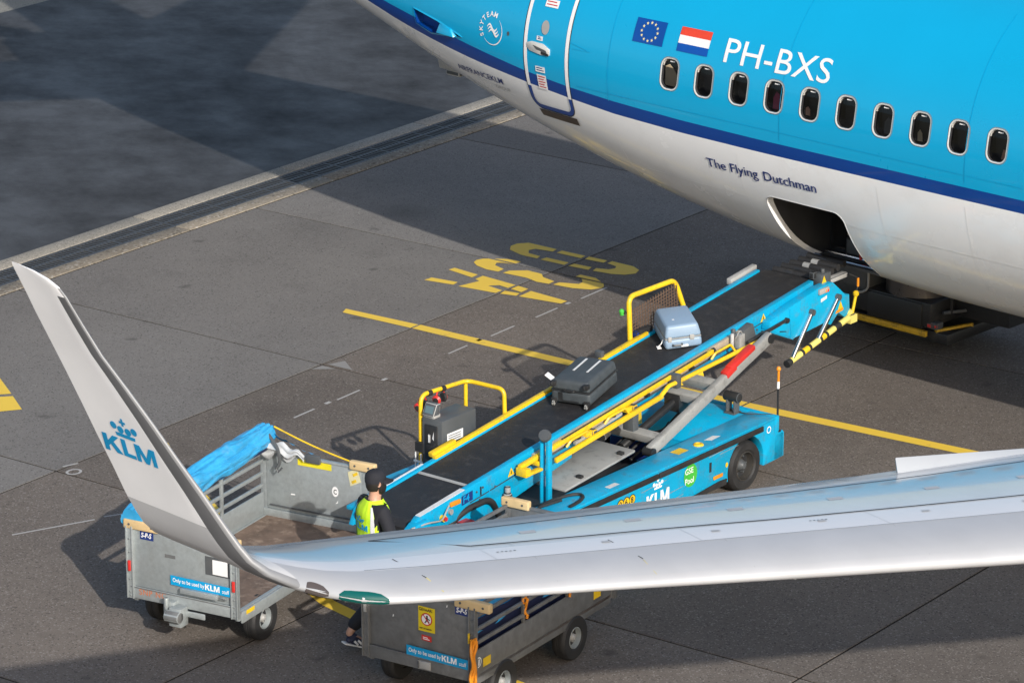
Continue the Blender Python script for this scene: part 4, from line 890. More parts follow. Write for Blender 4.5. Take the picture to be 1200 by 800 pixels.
# boom side frames
def bz(b_, h): return zb_(b_)+h
o = MB()
o.prism([(-1.06, bz(-1.06, -.16)), (-.98, bz(-.98, -.02)), (-.9, bz(-.9, .03)), (6.0, bz(6.0, .03)), (6.0, bz(6.0, -.17)), (5.0, bz(5.0, -.20)), (1.0, bz(1, -.26)), (-.1, bz(-.1, -.25)), (-.62, bz(-.62, -.22))], lambda u, v, w: Vector((w, u, v)), .105, .175, blue_p)
o.build('boom_side', BL, bevel=.008)
o = MB(); o.prism([(-.1, bz(-.1, -.13)), (5.0, bz(5.0, -.09)), (5.0, bz(5, -.10)), (-.1, bz(-.1, -.14))], lambda u, v, w: Vector((w, u, v)), .174, .179, dark_line); o.build('boom_seam', BL)
o = MB(); o.prism([(-.35, bz(-.35, -.26)), (-.35, bz(-.35, -.48)), (.55, bz(.55, -.40)), (1.6, bz(1.6, -.33)), (1.6, bz(1.6, -.2)), (-.1, bz(-.1, -.2))], lambda u, v, w: Vector((w, u, v)), .09, .16, blue_p); o.build('boom_gusset', BL, bevel=.006)
o = MB(); o.prism([(-1.06, bz(-1.06, -.16)), (-.98, bz(-.98, -.02)), (-.9, bz(-.9, .02)), (6.0, bz(6.0, .02)), (6.0, bz(6.0, -.18)), (-.6, bz(-.6, -.24))], lambda u, v, w: Vector((w, u, v)), -.615, -.555, blue_p); o.build('boom_side', BL, bevel=.008)
o = MB(); o.box(-.55, .1, 1.0, 1.1, .86, 1.0, blackmetal); o.hexa([Vector((a, b_, z)) for z, k in ((-.22, 0), (-.165, 0)) for a, b_, z in ((-.54, -.8, bz(-.8, z)), (.1, -.8, bz(-.8, z)), (.1, 5.9, bz(5.9, z)), (-.54, 5.9, bz(5.9, z)))], blackmetal); o.build('boom_bed', BL)
o = MB(); o.hexa([Vector((a, b_, zb_(b_)+h)) for h in (.030, .036) for a, b_ in ((.11, -.88), (.17, -.88), (.17, -.18), (.11, -.18))], white_d); o.build('white_edge_strip', BL)
o = MB(); o.hexa([Vector((a, b_, zb_(b_)+h)) for h in (.0, .024) for a, b_ in ((-.625, -.9), (-.60, -.9), (-.60, .1), (-.625, .1))], white_d); o.build('white_edge_strip', BL)
o = MB(); o.prism([(-.62, -.95), (-.735, -.95), (-.72, -.60), (-.62, -.15)], lambda u, v, w: Vector((u, v, zb_(v)+w)), -.07, -.03, blue_p); o.build('guide_wing', BL, bevel=.006)
# lower end: rounded nose casting, lamp, buttons, blue sticker
o = MB(); o.prism([(-1.10, bz(-1.1, -.15)), (-1.08, bz(-1.1, -.05)), (-.98, bz(-1, .0)), (-.80, bz(-.8, -.01)), (-.72, bz(-.7, -.20)), (-.95, bz(-.95, -.24))], lambda u, v, w: Vector((w, u, v)), .10, .235, blue_p); o.build('nose_casting', BL, bevel=.02, seg=3)
o = MB(); o.tube(arc_pts([((.2, -1.05, bz(-1.05, -.02)), 0), ((.25, -.85, bz(-.85, -.03)), .05), ((.24, -.62, bz(-.62, -.10)), .05), ((.19, -.45, bz(-.45, -.02)), 0)]), .009, palegrey, 6); o.build('cable', BL)
o = MB(); o.cyl((.17, -.55, bz(-.55, -.115)), (.215, -.55, bz(-.55, -.115)), .035, yel_p, 12); o.cyl((.215, -.55, bz(-.55, -.115)), (.24, -.55, bz(-.55, -.115)), .022, red_p, 12); o.build('stop_button', BL); o = MB(); o.cyl((.17, -.42, bz(-.42, -.10)), (.2, -.42, bz(-.42, -.10)), .03, grey, 12); o.build('grey_socket', BL)
o = MB(); o.box(.172, .20, -.43, -.27, bz(-.3, -.065), bz(-.3, -.015), orange); o.build('orange_lamp', BL, bevel=.01)
def side_plate(name, b0, b1, h0, h1, m, x=.179, txt=None, tm=None, ts=.08):
    fn = lambda u, v, w=0.: Vector((x+w, u, zb_(u)+v)); o = MB(); o.poly([fn(b0, h0), fn(b1, h0), fn(b1, h1), fn(b0, h1)], m)
    if txt: text_bm(o, txt, ts, lambda u, v: fn(b0+.015+u, h0+.015+v, .002), tm, bold=.002)
    return o.build(name, BL, smooth=False)
side_plate('blue_sticker', -.235, -.06, -.115, -.015, navy_p, txt='F4', tm=klm_blue, ts=.11)
for b_, h in ((.56, -.085), (5.02, -.06)):
    o = MB(); fn = lambda u, v, w=0.: Vector((.1795+w, b_+u, zb_(b_)+h+v)); o.poly([fn(-.055, -.03), fn(.055, -.02), fn(0, .065)], yel_p); o.poly([fn(-.008, -.005, .002), fn(.008, -.004, .002), fn(.004, .035, .002), fn(-.004, .035, .002)], black); o.build('warning_triangle', BL, smooth=False)
o = MB(); [o.cyl((.175, b_, bz(b_, h)), (.186, b_, bz(b_, h)), .011, darkgrey, 8) for b_, h in ((.0, -.06), (.1, -.05), (.3, -.12), (.05, -.16), (4.9, -.14), (5.2, -.12), (5.4, -.05), (5.75, -.06))]; [o.box(.1755, .181, b_, b_+.012, bz(b_, -.20), bz(b_, -.03), blue_p) for b_ in (.2, 1.0, 2.2, 3.3, 4.3)]; o.box(.1755, .184, .06, .075, bz(.06, -.12), bz(.06, -.03), black); tag(o.build('bolts', BL), kind='stuff')
# silver side channel and folded yellow guard rails
def along(name, b0, b1, a, h, w, t, m, bev=.006, dh=0.):
    o = MB(); o.beam((a, b0, zb_(b0)+h), (a, b1, zb_(b1)+h+dh), w, t, m); return o.build(name, BL, bevel=bev)
tan = paint('tan channel paint', (.42, .35, .26), .45, dirt=(.12, .10, .08), damt=.6, dscale=9)
along('side_channel', .9, 4.6, .20, -.055, .045, .10, tan); along('side_channel', 1.2, 4.6, .205, -.125, .03, .02, darkgrey)
along('folded_guard_rail', .60, 3.95, .255, -.02, .05, .05, yel_p); along('rail_slot', 1.3, 3.85, .2555, .007, .018, .006, dark_line, 0)
along('folded_guard_rail', 1.10, 2.95, .33, -.13, .04, .055, yel_p, .01); o = MB(); o.tube([(.33, 2.90, zb_(2.9)-.13), (.335, 3.05, zb_(3.05)-.06), (.335, 3.25, zb_(3.2)-.07), (.335, 4.75, zb_(4.75)-.175)], .024, yel_p, 8); o.build('folded_guard_rail', BL)
for b_ in (1.35, 2.0, 3.9): o = MB(); o.tube(arc_pts([((.28, b_, zb_(b_)-.09), 0), ((.30, b_+.05, zb_(b_)-.025), .03), ((.30, b_+.33, zb_(b_)-.0), .03), ((.32, b_+.40, zb_(b_)-.10), 0)]), .014, yel_p, 6); o.build('rail_handle', BL)
for b_ in (.85, 1.65, 2.35): o = MB(); o.box(.20, .31, b_, b_+.10, zb_(b_)-.10, zb_(b_)-.05, yel_p); o.box(.20, .30, b_+.13, b_+.2, zb_(b_)-.12, zb_(b_)-.06, darkgrey); o.build('rail_bracket', BL, bevel=.008)
o = MB(); o.box(.22, .36, .58, .66, zb_(.6)-.11, zb_(.6)-.02, yel_p); o.box(.30, .37, .60, .85, zb_(.6)-.10, zb_(.6)-.07, yel_p); o.build('rail_bracket', BL, bevel=.01)
o = MB(); o.box(.24, .36, 3.17, 3.25, zb_(3.2)-.14, zb_(3.2)+.015, darkgrey); o.build('rail_clamp', BL, bevel=.01)
for b_ in (1.0, 1.55, 2.15, 2.75, 3.55): o = MB(); o.box(.235, .285, b_, b_+.045, zb_(b_)-.085, zb_(b_)-.045, blackmetal); o.build('rail_catch', BL, bevel=.006)
o = MB(); o.cyl((.255, 3.95, zb_(3.95)-.02), (.255, 3.985, zb_(3.985)-.02), .03, black, 12); o.build('rail_end_cap', BL)
o = MB(); o.box(.23, .30, 4.40, 4.50, zb_(4.4)-.16, zb_(4.4)+.0, grey); o.cyl((.27, 4.30, zb_(4.3)-.10), (.27, 4.30, zb_(4.3)+.05), .022, white_d, 10); o.tube(arc_pts([((.27, 4.36, zb_(4.3)-.02), 0), ((.29, 4.42, zb_(4.4)+.06), .04), ((.27, 4.52, zb_(4.5)-.06), 0)]), .008, palegrey, 6); o.build('hose_connector', BL, bevel=.004)
o = MB(); o.box(.2, .34, 2.42, 2.52, zb_(2.5)-.34, zb_(2.5)-.12, darkgrey); o.build('cylinder_bracket', BL, bevel=.01)
o = MB(); o.beam((.27, 1.5, bz(1.5, -.11)), (.27, 2.3, bz(2.3, -.09)), .03, .03, palegrey); o.build('guide_rod', BL)
# far side: yellow kick strip, guard rail posts, perforated guard, lamps
along('yellow_kick_strip', .25, 3.9, -.585, .035, .05, .04, yel_p); along('yellow_kick_strip', .24, .62, -.62, .062, .06, .05, yel_p)
o = MB(); o.tube(arc_pts([((-1.1, .66, .62), 0), ((-1.1, .66, 1.52), .11), ((-1.1, 1.42, 1.48), .10), ((-.64, 1.47, 1.465), .08), ((-.63, 1.47, 1.16), 0)]), .024, yel_p, 10); o.tube([(-1.1, 1.40, 1.46), (-1.1, 1.40, .7)], .022, yel_p, 10); hr = o.build('handrail', BL)
for b_ in (.80, 1.02): o = MB(); o.cyl(Vector((-1.1, b_-.03, 1.512-.05*(b_-.7))), Vector((-1.1, b_+.03, 1.509-.05*(b_-.7))), .032, black, 10); o.build('rubber_clip', BL)
o = MB(); o.box(-1.05, -.78, .62, 1.18, .55, 1.305, darkgrey); o.build('battery_cabinet', BL, bevel=.012)
o = MB(); o.box(-1.0, -.84, .606, .622, .86, 1.24, blackmetal); o.box(-.98, -.86, .60, .61, .93, 1.02, blackmetal); o.box(-.95, -.925, .595, .606, 1.05, 1.14, white_p); o.poly([Vector((-.90+.0, .6045, 1.10)), Vector((-.88, .6045, 1.08)), Vector((-.88, .6045, 1.18))], white_p); o.build('control_face', BL, bevel=.003)
fn = plane_fn((-.778, .70, 1.05), (0, 1, 0), (0, 0, 1), (1, 0, 0)); o = MB(); o.poly([fn(0, 0), fn(.26, .0), fn(.26, .10), fn(0, .10)], white_p); f2 = plane_fn((-.776, .70, 1.05), (0, 1, 0), (0, 0, 1), (1, 0, 0)); [o.poly([f2(.02, .018+.025*k), f2(.22, .018+.025*k), f2(.22, .028+.025*k), f2(.02, .028+.025*k)], galv_d) for k in range(3)]; o.build('white_label', BL, smooth=False)
o = MB(); o.box(-1.03, -.90, .63, .74, 1.305, 1.34, palegrey); o.hexa([Vector(q) for q in ((-1.03, .60, 1.34), (-.88, .60, 1.34), (-.88, .70, 1.34), (-1.03, .70, 1.34), (-1.03, .66, 1.46), (-.88, .66, 1.46), (-.88, .72, 1.46), (-1.03, .72, 1.46))], darkgrey); o.poly([Vector(q) for q in ((-1.01, .611, 1.365), (-.90, .611, 1.365), (-.90, .641, 1.435), (-1.01, .641, 1.435))], paint('display glass', (.10, .16, .18), .15)); o.build('display', BL, bevel=.006)
o = MB(); o.box(-1.13, -1.03, .60, .66, .92, 1.02, black); o.tube([(-1.14, .62, .90), (-1.14, .62, .70)], .008, white_p, 6); o.tube([(-1.05, .6, .90), (-1.05, .6, .74)], .008, white_p, 6); o.box(-1.15, -1.03, .60, .61, .80, .82, white_p); o.box(-.98, -.92, .6, .615, .64, .78, palegrey); o.box(-.90, -.85, .6, .615, .72, .86, white_p); o.build('clip_rack', BL)
o = MB(); o.box(-1.06, -.62, .58, 1.5, .50, .56, blue_p); o.box(-1.12, -.60, 1.5, 2.2, .50, .56, blue_p); o.build('operator_step', BL, bevel=.008)
o = MB(); o.tube(arc_pts([((-.63, 3.66, 1.36), 0), ((-.66, 3.66, 1.93), .10), ((-.70, 4.56, 1.90), .10), ((-.63, 4.68, 1.50), 0)]), .030, yel_p, 10); o.build('guard_frame', BL)
mesh_m = paint('rusty brown mesh', (.16, .105, .075), .7, metal=.3); o = MB()
for k in range(19): o.beam((-.655, 3.69+.048*k, 1.44+.0054*k), (-.67, 3.69+.048*k, 1.76+.007*k), .006, .012, mesh_m)
for k in range(9): o.beam((-.662, 3.67, 1.45+.037*k), (-.672, 4.60, 1.55+.037*k), .010, .006, mesh_m)
tag(o.build('guard_mesh', BL), kind='stuff')
o = MB(); o.lathe([(.028, 0), (.028, .05), (.015, .065), (.001, .07)], (-.70, 3.60, 1.74), (0, -.3, 1), green_p, 12); o.box(-.71, -.66, 3.59, 3.65, 1.75, 1.77, black); o.build('green_lamp', BL)
o = MB(); o.box(-.68, -.59, 3.78, 4.02, 1.44, 1.53, black); o.box(-.665, -.60, 3.73, 3.79, 1.46, 1.52, navy_p); o.build('sensor', BL, bevel=.008)
o = MB(); o.box(-.67, -.58, 3.07, 3.13, 1.40, 1.47, darkgrey); o.hexa([Vector(q) for q in ((-.64, 3.09, 1.30), (-.61, 3.09, 1.30), (-.61, 3.12, 1.30), (-.64, 3.12, 1.30), (-.65, 3.08, 1.41), (-.60, 3.08, 1.41), (-.60, 3.13, 1.41), (-.65, 3.13, 1.41))], darkgrey); o.build('work_lamp', BL, bevel=.006)
o = MB(); o.hexa([Vector((a, b_, zb_(b_)+h)) for h in (-.02, .05) for a, b_ in ((-.70, 5.55), (-.63, 5.55), (-.63, 6.05), (-.70, 6.05))], palegrey); o.build('light_box', BL, bevel=.01)
# head: end rollers, bracket plate, bumper bar on two struts
for k in range(5):
    o = MB(); b_ = 6.20+.125*k; z = zb_(6.15)-.03+.016*k; x1 = .12+.0*k; xa = -.50+.03*k; o.cyl((xa, b_, z), (x1, b_, z), .042, black, 14); o.cyl((xa+.18, b_, z), (xa+.27, b_, z), .0435, grey if k in (2, 3) else blackmetal, 14); o.build('end_roller', BL)
o = MB(); o.box(.10, .22, 6.10, 6.28, 1.62, 1.76, darkgrey); o.cyl((.16, 6.2, 1.74), (.16, 6.2, 1.80), .025, darkgrey, 10); o.box(.08, .14, 6.05, 6.12, 1.70, 1.78, blackmetal); o.box(.12, .2, 6.3, 6.65, 1.60, 1.66, palegrey); o.build('roller_mount', BL, bevel=.008)
o = MB(); o.poly([Vector((.2225, 6.14+u, 1.68+v)) for u, v in ((-.05, -.03), (.05, -.03), (0, .065))], yel_p); o.build('warning_triangle', BL, smooth=False)
HP = [(5.35, 1.57), (5.95, 1.66), (6.22, 1.66), (6.50, 1.44), (6.56, 1.44), (6.58, 1.22), (6.48, 1.18), (6.35, 1.27), (6.20, 1.16), (6.07, 1.22), (5.46, 1.19), (4.98, 1.40), (5.0, 1.50)]
o = MB(); o.prism(HP, lambda u, v, w: Vector((w, u, v)), .18, .29, blue_p); o.build('head_bracket', BL, bevel=.008)
o = MB(); o.prism([(4.98, 1.385), (5.46, 1.175), (5.46, 1.19), (4.98, 1.40)], lambda u, v, w: Vector((w, u, v)), -.55, .29, blue_p); o.prism([(5.35, 1.56), (5.40, 1.21), (5.42, 1.21), (5.37, 1.56)], lambda u, v, w: Vector((w, u, v)), .288, .30, blue_p); o.build('head_tray', BL, bevel=.004)
o = MB(); o.poly([Vector((.2925, 6.38+u, 1.34+v)) for u, v in ((-.05, -.03), (.05, -.03), (0, .065))], yel_p); o.poly([Vector((.2925, 6.36+u, 1.27+v)) for u, v in ((-.08, 0), (.08, .01), (.08, .045), (-.06, .035))], orange); o.poly([Vector((.2925, 5.98+u, 1.48+v)) for u, v in ((0, 0), (.12, .02), (.12, .06), (0, .04))], white_d); o.poly([Vector((.2925, 5.62+u, 1.235+v)) for u, v in ((0, 0), (.12, .03), (.12, .045), (0, .012))], black); o.poly([Vector((.2925, 5.18+u, 1.335+v)) for u, v in ((0, 0), (.13, -.03), (.13, -.018), (0, .014))], black); tag(o.build('bracket_markings', BL, smooth=False), kind='stuff')
o = MB(); o.box(.292, .32, 5.92, 6.10, 1.585, 1.645, palegrey); o.cyl((.32, 6.06, 1.61), (.335, 6.06, 1.61), .02, red_p, 10); o.box(.318, .326, 6.02, 6.10, 1.59, 1.635, orange); o.build('stop_button', BL, bevel=.005)
for b0, z0, b1, z1 in ((6.30, 1.47, 5.92, 1.07), (5.78, 1.42, 5.42, .98)):
    o = MB(); o.cyl((.31, b0, z0), (.31, b1, z1), .026, chrome, 12); o.cyl((.285, b0, z0), (.34, b0, z0), .038, darkgrey, 12); o.build('strut', BL)
o = MB(); d = Vector((.31, 6.52, 1.17))-Vector((.31, 5.34, .94))
pt = lambda t: Vector((.31, 5.34, .94))+d*t
segs = [(0, .035, black), (.035, .2, pale_yel), (.2, .235, black), (.235, .32, yel_p), (.32, .355, black), (.355, .5, pale_yel), (.5, .535, black), (.535, .60, yel_p), (.60, .635, black), (.635, .76, pale_yel), (.76, .85, black), (.85, 1.0, pale_yel)]
for t0, t1, m in segs: o.cyl(pt(t0), pt(t1), .036 if m is not black else .037, m, 12)
o.cyl(pt(1.0), pt(1.09), .018, chrome, 10); o.cyl(pt(-.03), pt(.01), .045, blackmetal, 12); o.build('bumper_bar', BL)
o = MB(); o.cyl((.30, 6.60, 1.15), (.31, 6.66, 1.40), .018, yel_p, 10); o.lathe([(.02, 0), (.035, .02), (.036, .045), (.02, .065), (.001, .07)], (.31, 6.66, 1.39), (0, .1, 1), yel_p, 12); o.box(.27, .34, 6.53, 6.66, 1.10, 1.19, pale_yel); o.cyl((.14, 6.60, 1.24), (.30, 6.58, 1.19), .055, pale_yel, 12); o.build('marker_wand', BL)
o = MB(); o.cyl((.31, 6.70, 1.50), (.31, 6.70, 1.60), .014, orange, 8); o.cyl((.31, 6.70, 1.60), (.25, 6.6, 1.66), .008, blackmetal, 6); o.cyl((.31, 6.66, 1.44), (.31, 6.70, 1.50), .008, blackmetal, 6); o.build('marker_tip', BL)
# hydraulic cylinder on the boom and the pivot plate
o = MB(); o.cyl((.30, 4.55, bz(4.55, -.14)), (.30, 5.28, bz(5.28, -.15)), .022, blackmetal, 10); o.cyl((.27, 5.29, bz(5.29, -.15)), (.33, 5.29, bz(5.29, -.15)), .03, black, 10); o.build('boom_cylinder', BL)
o = MB(); o.prism([(4.52, bz(4.5, -.20)), (4.52, bz(4.5, .0)), (4.70, bz(4.72, .02)), (4.78, bz(4.8, -.20))], lambda u, v, w: Vector((w, u, v)), .18, .27, darkgrey); o.cyl((.20, 4.42, bz(4.4, -.14)), (.20, 4.42, bz(4.4, .05)), .026, chrome, 10); o.build('pivot_bracket', BL, bevel=.008)
# lift arms and cross beams
for a in (.42, -.26):
    o = MB(); o.beam((a, 2.60, .69), (a, 4.80, 1.41), .075, .125, grey); o.build('lift_arm', BL, bevel=.012)
    for y_, z_ in ((2.60, .69), (4.76, 1.40)): o = MB(); o.cyl((a-.06, y_, z_), (a+.06, y_, z_), .05, blackmetal, 14); o.build('arm_pin', BL)
o = MB(); A = Vector((.42, 2.60, .69)); Dv = (Vector((.42, 4.80, 1.41))-A); up = Vector((0, -Dv.z, Dv.y)).normalized()
q0, q1 = A+Dv*.66+up*.075, A+Dv*.86+up*.075
o.beam(q0, q1, .09, .06, red_p); o.beam(A+Dv*.62+up*.05, A+Dv*.70+up*.06, .095, .075, red_p); o.build('red_cover', BL, bevel=.012)
for t, a0 in ((.10, -.62), (.44, -.26), (.56, -.26)):
    q = A+Dv*t; o = MB(); o.beam((a0, q.y, q.z), (.40, q.y, q.z), .11, .10, grey, up=up); o.build('cross_beam', BL, bevel=.01)
o = MB(); o.beam((-.45, 2.55, .70), (-.45, 3.15, .98), .12, .12, grey); o.cyl((-.52, 2.5, .66), (-.36, 2.5, .66), .08, blackmetal, 14); o.box(-.55, -.40, 2.46, 2.72, .60, .80, grey); o.build('arm_lever', BL, bevel=.012)
o = MB(); o.cyl((-.05, 2.75, .60), (.06, 3.55, .93), .045, blackmetal, 12); o.cyl((.05, 3.5, .91), (.07, 3.62, .96), .025, chrome, 10); o.cyl((.18, 3.0, .58), (.20, 3.25, .80), .012, chrome, 8); o.box(-.05, .15, 3.5, 3.68, .82, 1.02, blackmetal); o.build('lift_cylinder', BL, bevel=.006)
o = MB(); [o.tube(arc_pts([((-.2+.1*k, 2.7, .50), 0), ((-.1+.08*k, 3.0, .72-.03*k), .12), ((.05+.05*k, 3.3, .62), .12), ((.1, 3.6, .8), 0)]), .016, black, 6) for k in range(4)]; [o.cyl((-.15+.09*k, 2.95+.1*k, .5), (-.15+.09*k, 2.95+.1*k, .62), .035, grey, 10) for k in range(4)]; tag(o.build('hydraulic_hoses', BL), kind='stuff')
o = MB(); o.prism([(3.10, .62), (3.10, .98), (3.42, .86), (3.45, .62)], lambda u, v, w: Vector((w, u, v)), -.36, -.30, yel_p); o.beam((-.33, 3.5, .95), (.1, 4.0, 1.13), .09, .09, yel_p); o.build('yellow_bracket', BL, bevel=.008)
# chassis: near side with wheel arch, rims, deck, recess
rim_dk = paint('dusty dark rim', (.045, .043, .04), .45, metal=.2, dirt=(.2, .15, .1), damt=.5, dscale=12)
WB, WZ_, WR = 3.80, .28, .28
def arch(b0, r=.335):
    return [(b0+r*math.cos(t), max(.18, WZ_+r*math.sin(t))) for t in [math.pi*i/14-.25+(.5*i/14) for i in range(15)]]
ar = arch(WB); side = [(-1.0, .25), (-.35, .66), (-.30, .662), (4.34, .662), (4.34, .50), (4.52, .48), (4.52, .20), (4.15, .19)]+ar+[(3.40, .20), (3.28, .24), (2.55, .20), (.6, .20), (-.6, .20)]
o = MB(); o.prism(side, lambda u, v, w: Vector((w, u, v)), .70, .83, blue_p); o.build('body_side', BL, bevel=.006)
o = MB(); o.prism(side, lambda u, v, w: Vector((w, u, v)), -1.28, -1.15, blue_p); o.build('body_side', BL, bevel=.006)
o = MB(); o.box(.50, .832, -.35, 4.345, .664, .69, blue_p); o.box(-1.282, -.95, -.35, 4.345, .664, .69, blue_p); o.box(-.95, .50, 3.15, 3.5, .50, .52, blue_p); o.prism([(3.45, .52), (3.75, .664), (4.40, .664), (4.40, .684), (3.70, .684), (3.45, .54)], lambda u, v, w: Vector((w, u, v)), -.95, .498, blue_p); o.build('deck', BL, bevel=.006)
o = MB(); o.box(.46, .50, .9, 3.6, .40, .662, blue_p); o.box(-.95, -.91, .9, 3.6, .40, .662, blue_p); o.box(-.91, .46, .0, 3.45, .34, .38, blackmetal); o.box(-1.28, .83, 4.34, 4.50, .20, .50, blue_p); o.box(-1.28, .83, 4.345, 4.42, .47, .69, blue_p); o.box(-.4, .1, 3.0, 3.25, .38, .60, navy_p); o.build('inner_well', BL, bevel=.004)
o = MB(); o.box(.832, .852, -.28, 2.19, .596, .658, black); o.box(.832, .852, 2.21, 4.10, .596, .658, black); o.build('rub_strip', BL, bevel=.006)
o = MB(); o.prism([(2.6, .185), (3.42, .185), (3.44, .245), (3.30, .255), (2.62, .21)], lambda u, v, w: Vector((w, u, v)), .832, .845, black); o.build('mud_flap', BL)
for b_ in (WB, .55):
    for a, ax in ((.73, (1, 0, 0)), (-1.18, (-1, 0, 0))):
        ty, ri = wheel_bm((a, b_, WZ_), ax, WR, .21, .165, rim_dk, darkgrey, 32); wr = thing('wheel', None, None); wr.parent = BL; ty.build('tyre', wr); ri.build('rim', wr)
def deck_plate(name, P, m, z=.692): return plate(BL, name, [(a, b_, z) for a, b_ in P], m)
deck_plate('white_deck_plate', [(.66, 3.25), (.73, 3.30), (.72, 3.48), (.65, 3.43)], white_d); deck_plate('yellow_deck_marker', [(.60, 2.72), (.72, 2.72), (.72, 2.90), (.60, 2.90)], yel_p); deck_plate('white_deck_plate', [(.70, 1.45), (.77, 1.45), (.77, 1.62), (.70, 1.62)], white_d)
o = MB(); o.lathe([(.06, 0), (.05, .015), (.03, .02), (.028, .012), (.001, .012)], (.70, 3.10, .69), (0, 0, 1), yel_p, 14); o.build('lifting_eye', BL)
o = MB(); o.prism([(1.05, .70), (2.25, .80), (2.25, .83), (1.05, .73)], lambda u, v, w: Vector((w, u, v)), -.02, .50, grey); o.prism([(1.0, .68), (2.25, .80), (2.25, .86), (1.0, .74)], lambda u, v, w: Vector((w, u, v)), -.22, -.12, palegrey); o.build('engine_cover', BL, bevel=.012)
o = MB(); None
for b_ in (1.35, 2.05): o = MB(); o.box(.40, .47, b_, b_+.05, .70+(b_-1)*.085, .755+(b_-1)*.085, black); o.build('cover_latch', BL, bevel=.005)
o = MB(); o.box(.32, .345, .85, .915, .60, 1.31, blue_p); o.box(.395, .435, .85, .915, .60, 1.33, blue_p); o.box(.345, .395, .88, .895, .9, .96, palegrey); o.build('support_post', BL, bevel=.006)
o = MB(); o.lathe([(.04, 0), (.065, .02), (.068, .05), (.06, .07), (.001, .075)], (.375, .89, 1.32), (.15, -.75, .6), darkgrey, 18); o.build('post_sensor', BL)
# markings on the near side
f0 = lambda u, v, w=0.: Vector((.832+w, u, v))
o = MB(); o.poly([f0(2.78+.125*math.cos(t)*.95, .47+.128*math.sin(t), .002) for t in [i*math.pi/16 for i in range(32)]], green_p)
text_bm(o, 'GSE', .092, lambda u, v: f0(2.675+u, .495+v, .004), white_p, bold=.001, sx=.98); text_bm(o, 'Pool', .092, lambda u, v: f0(2.675+u, .385+v, .004), white_p, bold=.001, sx=.98); o.build('green_round_sticker', BL, smooth=False)
o = MB(); klm_bm(o, lambda u, v: f0(u, v, .002), 2.0, .30, .155, .40, white_p, .5); crown_emblem(o, lambda u, v: f0(u, v, .002), 2.2, .49, .16, white_p); o.build('airline_mark', BL, smooth=False)
o = MB()
for k, ch in enumerate('068'):
    o.poly(circle(lambda a, c: f0(1.55+.10*k+a, .50+c, .002), 0, 0, .058), black); o.poly(circle(lambda a, c: f0(1.55+.10*k+a, .50+c, .0035), 0, 0, .048), yel_p); text_bm(o, ch, .09, lambda u, v, k=k: f0(1.55+.10*k+u-.028, .47+v, .005), black, bold=.002)
o.build('fleet_number', BL, smooth=False)
plate(BL, 'side_slot', [f0(3.12, .40, .002), f0(3.16, .40, .002), f0(3.16, .51, .002), f0(3.12, .51, .002)], black); o = MB(); o.box(.832, .845, 3.19, 3.36, .295, .335, orange); o.build('side_marker', BL, bevel=.005)
o = MB(); o.poly(circle(lambda a, c: f0(3.44+a*.8, .40+c, .002), 0, 0, .028), yel_p); o.build('yellow_dot', BL, smooth=False); o = MB(); o.poly(circle(lambda a, c: f0(4.22+a, .58+c, .002), 0, 0, .04), white_p); o.poly(circle(lambda a, c: f0(4.22+a, .58+c, .003), 0, 0, .028), klm_blue); o.build('round_sticker', BL, smooth=False)
o = MB(); scr = paint('scraped metal', (.35, .36, .36), .5, metal=.4); [o.poly([f0(b_, z, .0015), f0(b_+l, z+.02*s, .0015), f0(b_+l, z+.02*s+.006, .0015), f0(b_+.02, z+.008, .0015)], scr) for b_, z, l, s in ((1.9, .52, .45, 1), (2.15, .36, .5, 1.2), (3.3, .55, .35, .5), (3.1, .57, .3, .8), (1.4, .34, .3, 0), (2.4, .28, .25, .6))]; tag(o.build('scrapes', BL, smooth=False), kind='stuff')
o = MB(); o.tube([Vector((.66+.14*math.cos(t)*.9, .75+.35*math.sin(t), .70)) for t in [i*math.pi/12 for i in range(19)]], .02, black, 6); o.tube([(.55, .55, .70), (.60, .85, .70)], .018, black, 6); o.build('black_hose', BL)
# rear corner antenna mast, lamp block on the deck, hoses at the lower end
o = MB(); o.cyl((.80, 4.43, .50), (.80, 4.43, .99), .012, blackmetal, 10); o.cyl((.80, 4.43, .99), (.80, 4.43, 1.07), .016, white_p, 10); o.cyl((.80, 4.43, 1.07), (.80, 4.43, 1.20), .014, orange, 10); o.lathe([(.012, 0), (.025, .012), (.026, .03), (.014, .048), (.001, .05)], (.80, 4.43, 1.19), (0, 0, 1), orange, 12); o.lathe([(.04, 0), (.04, .015), (.015, .03)], (.80, 4.43, .50), (0, 0, 1), blackmetal, 12); o.build('marker_mast', BL)
o = MB(); o.box(.30, .44, 4.12, 4.26, .684, .70, darkgrey); o.box(.31, .33, 4.14, 4.24, .70, .84, darkgrey); o.box(.41, .43, 4.14, 4.24, .70, .84, darkgrey); o.cyl((.27, 4.19, .87), (.46, 4.19, .87), .055, black, 16); o.build('work_light', BL, bevel=.006)
o = MB(); o.tube(arc_pts([((.37, 4.20, .70), 0), ((.55, 4.25, .69), .05), ((.78, 4.41, .69), .05), ((.80, 4.43, .56), 0)]), .007, black, 6); o.build('lamp_cable', BL)
o = MB(); o.tube(arc_pts([((.10, -.45, .62), 0), ((.18, -.2, .80), .12), ((.2, .2, .82), .12), ((.15, .4, .55), 0)]), .035, black, 8); o.lathe([(.05, 0), (.05, .07), (.03, .09), (.03, .16)], (.22, .45, .72), (0, 0, 1), grey, 14); o.box(.1, .3, -.35, -.05, .50, .62, blackmetal); o.box(.15, .32, -.30, -.14, .62, .70, red_p); o.build('lower_fittings', BL, bevel=.008)

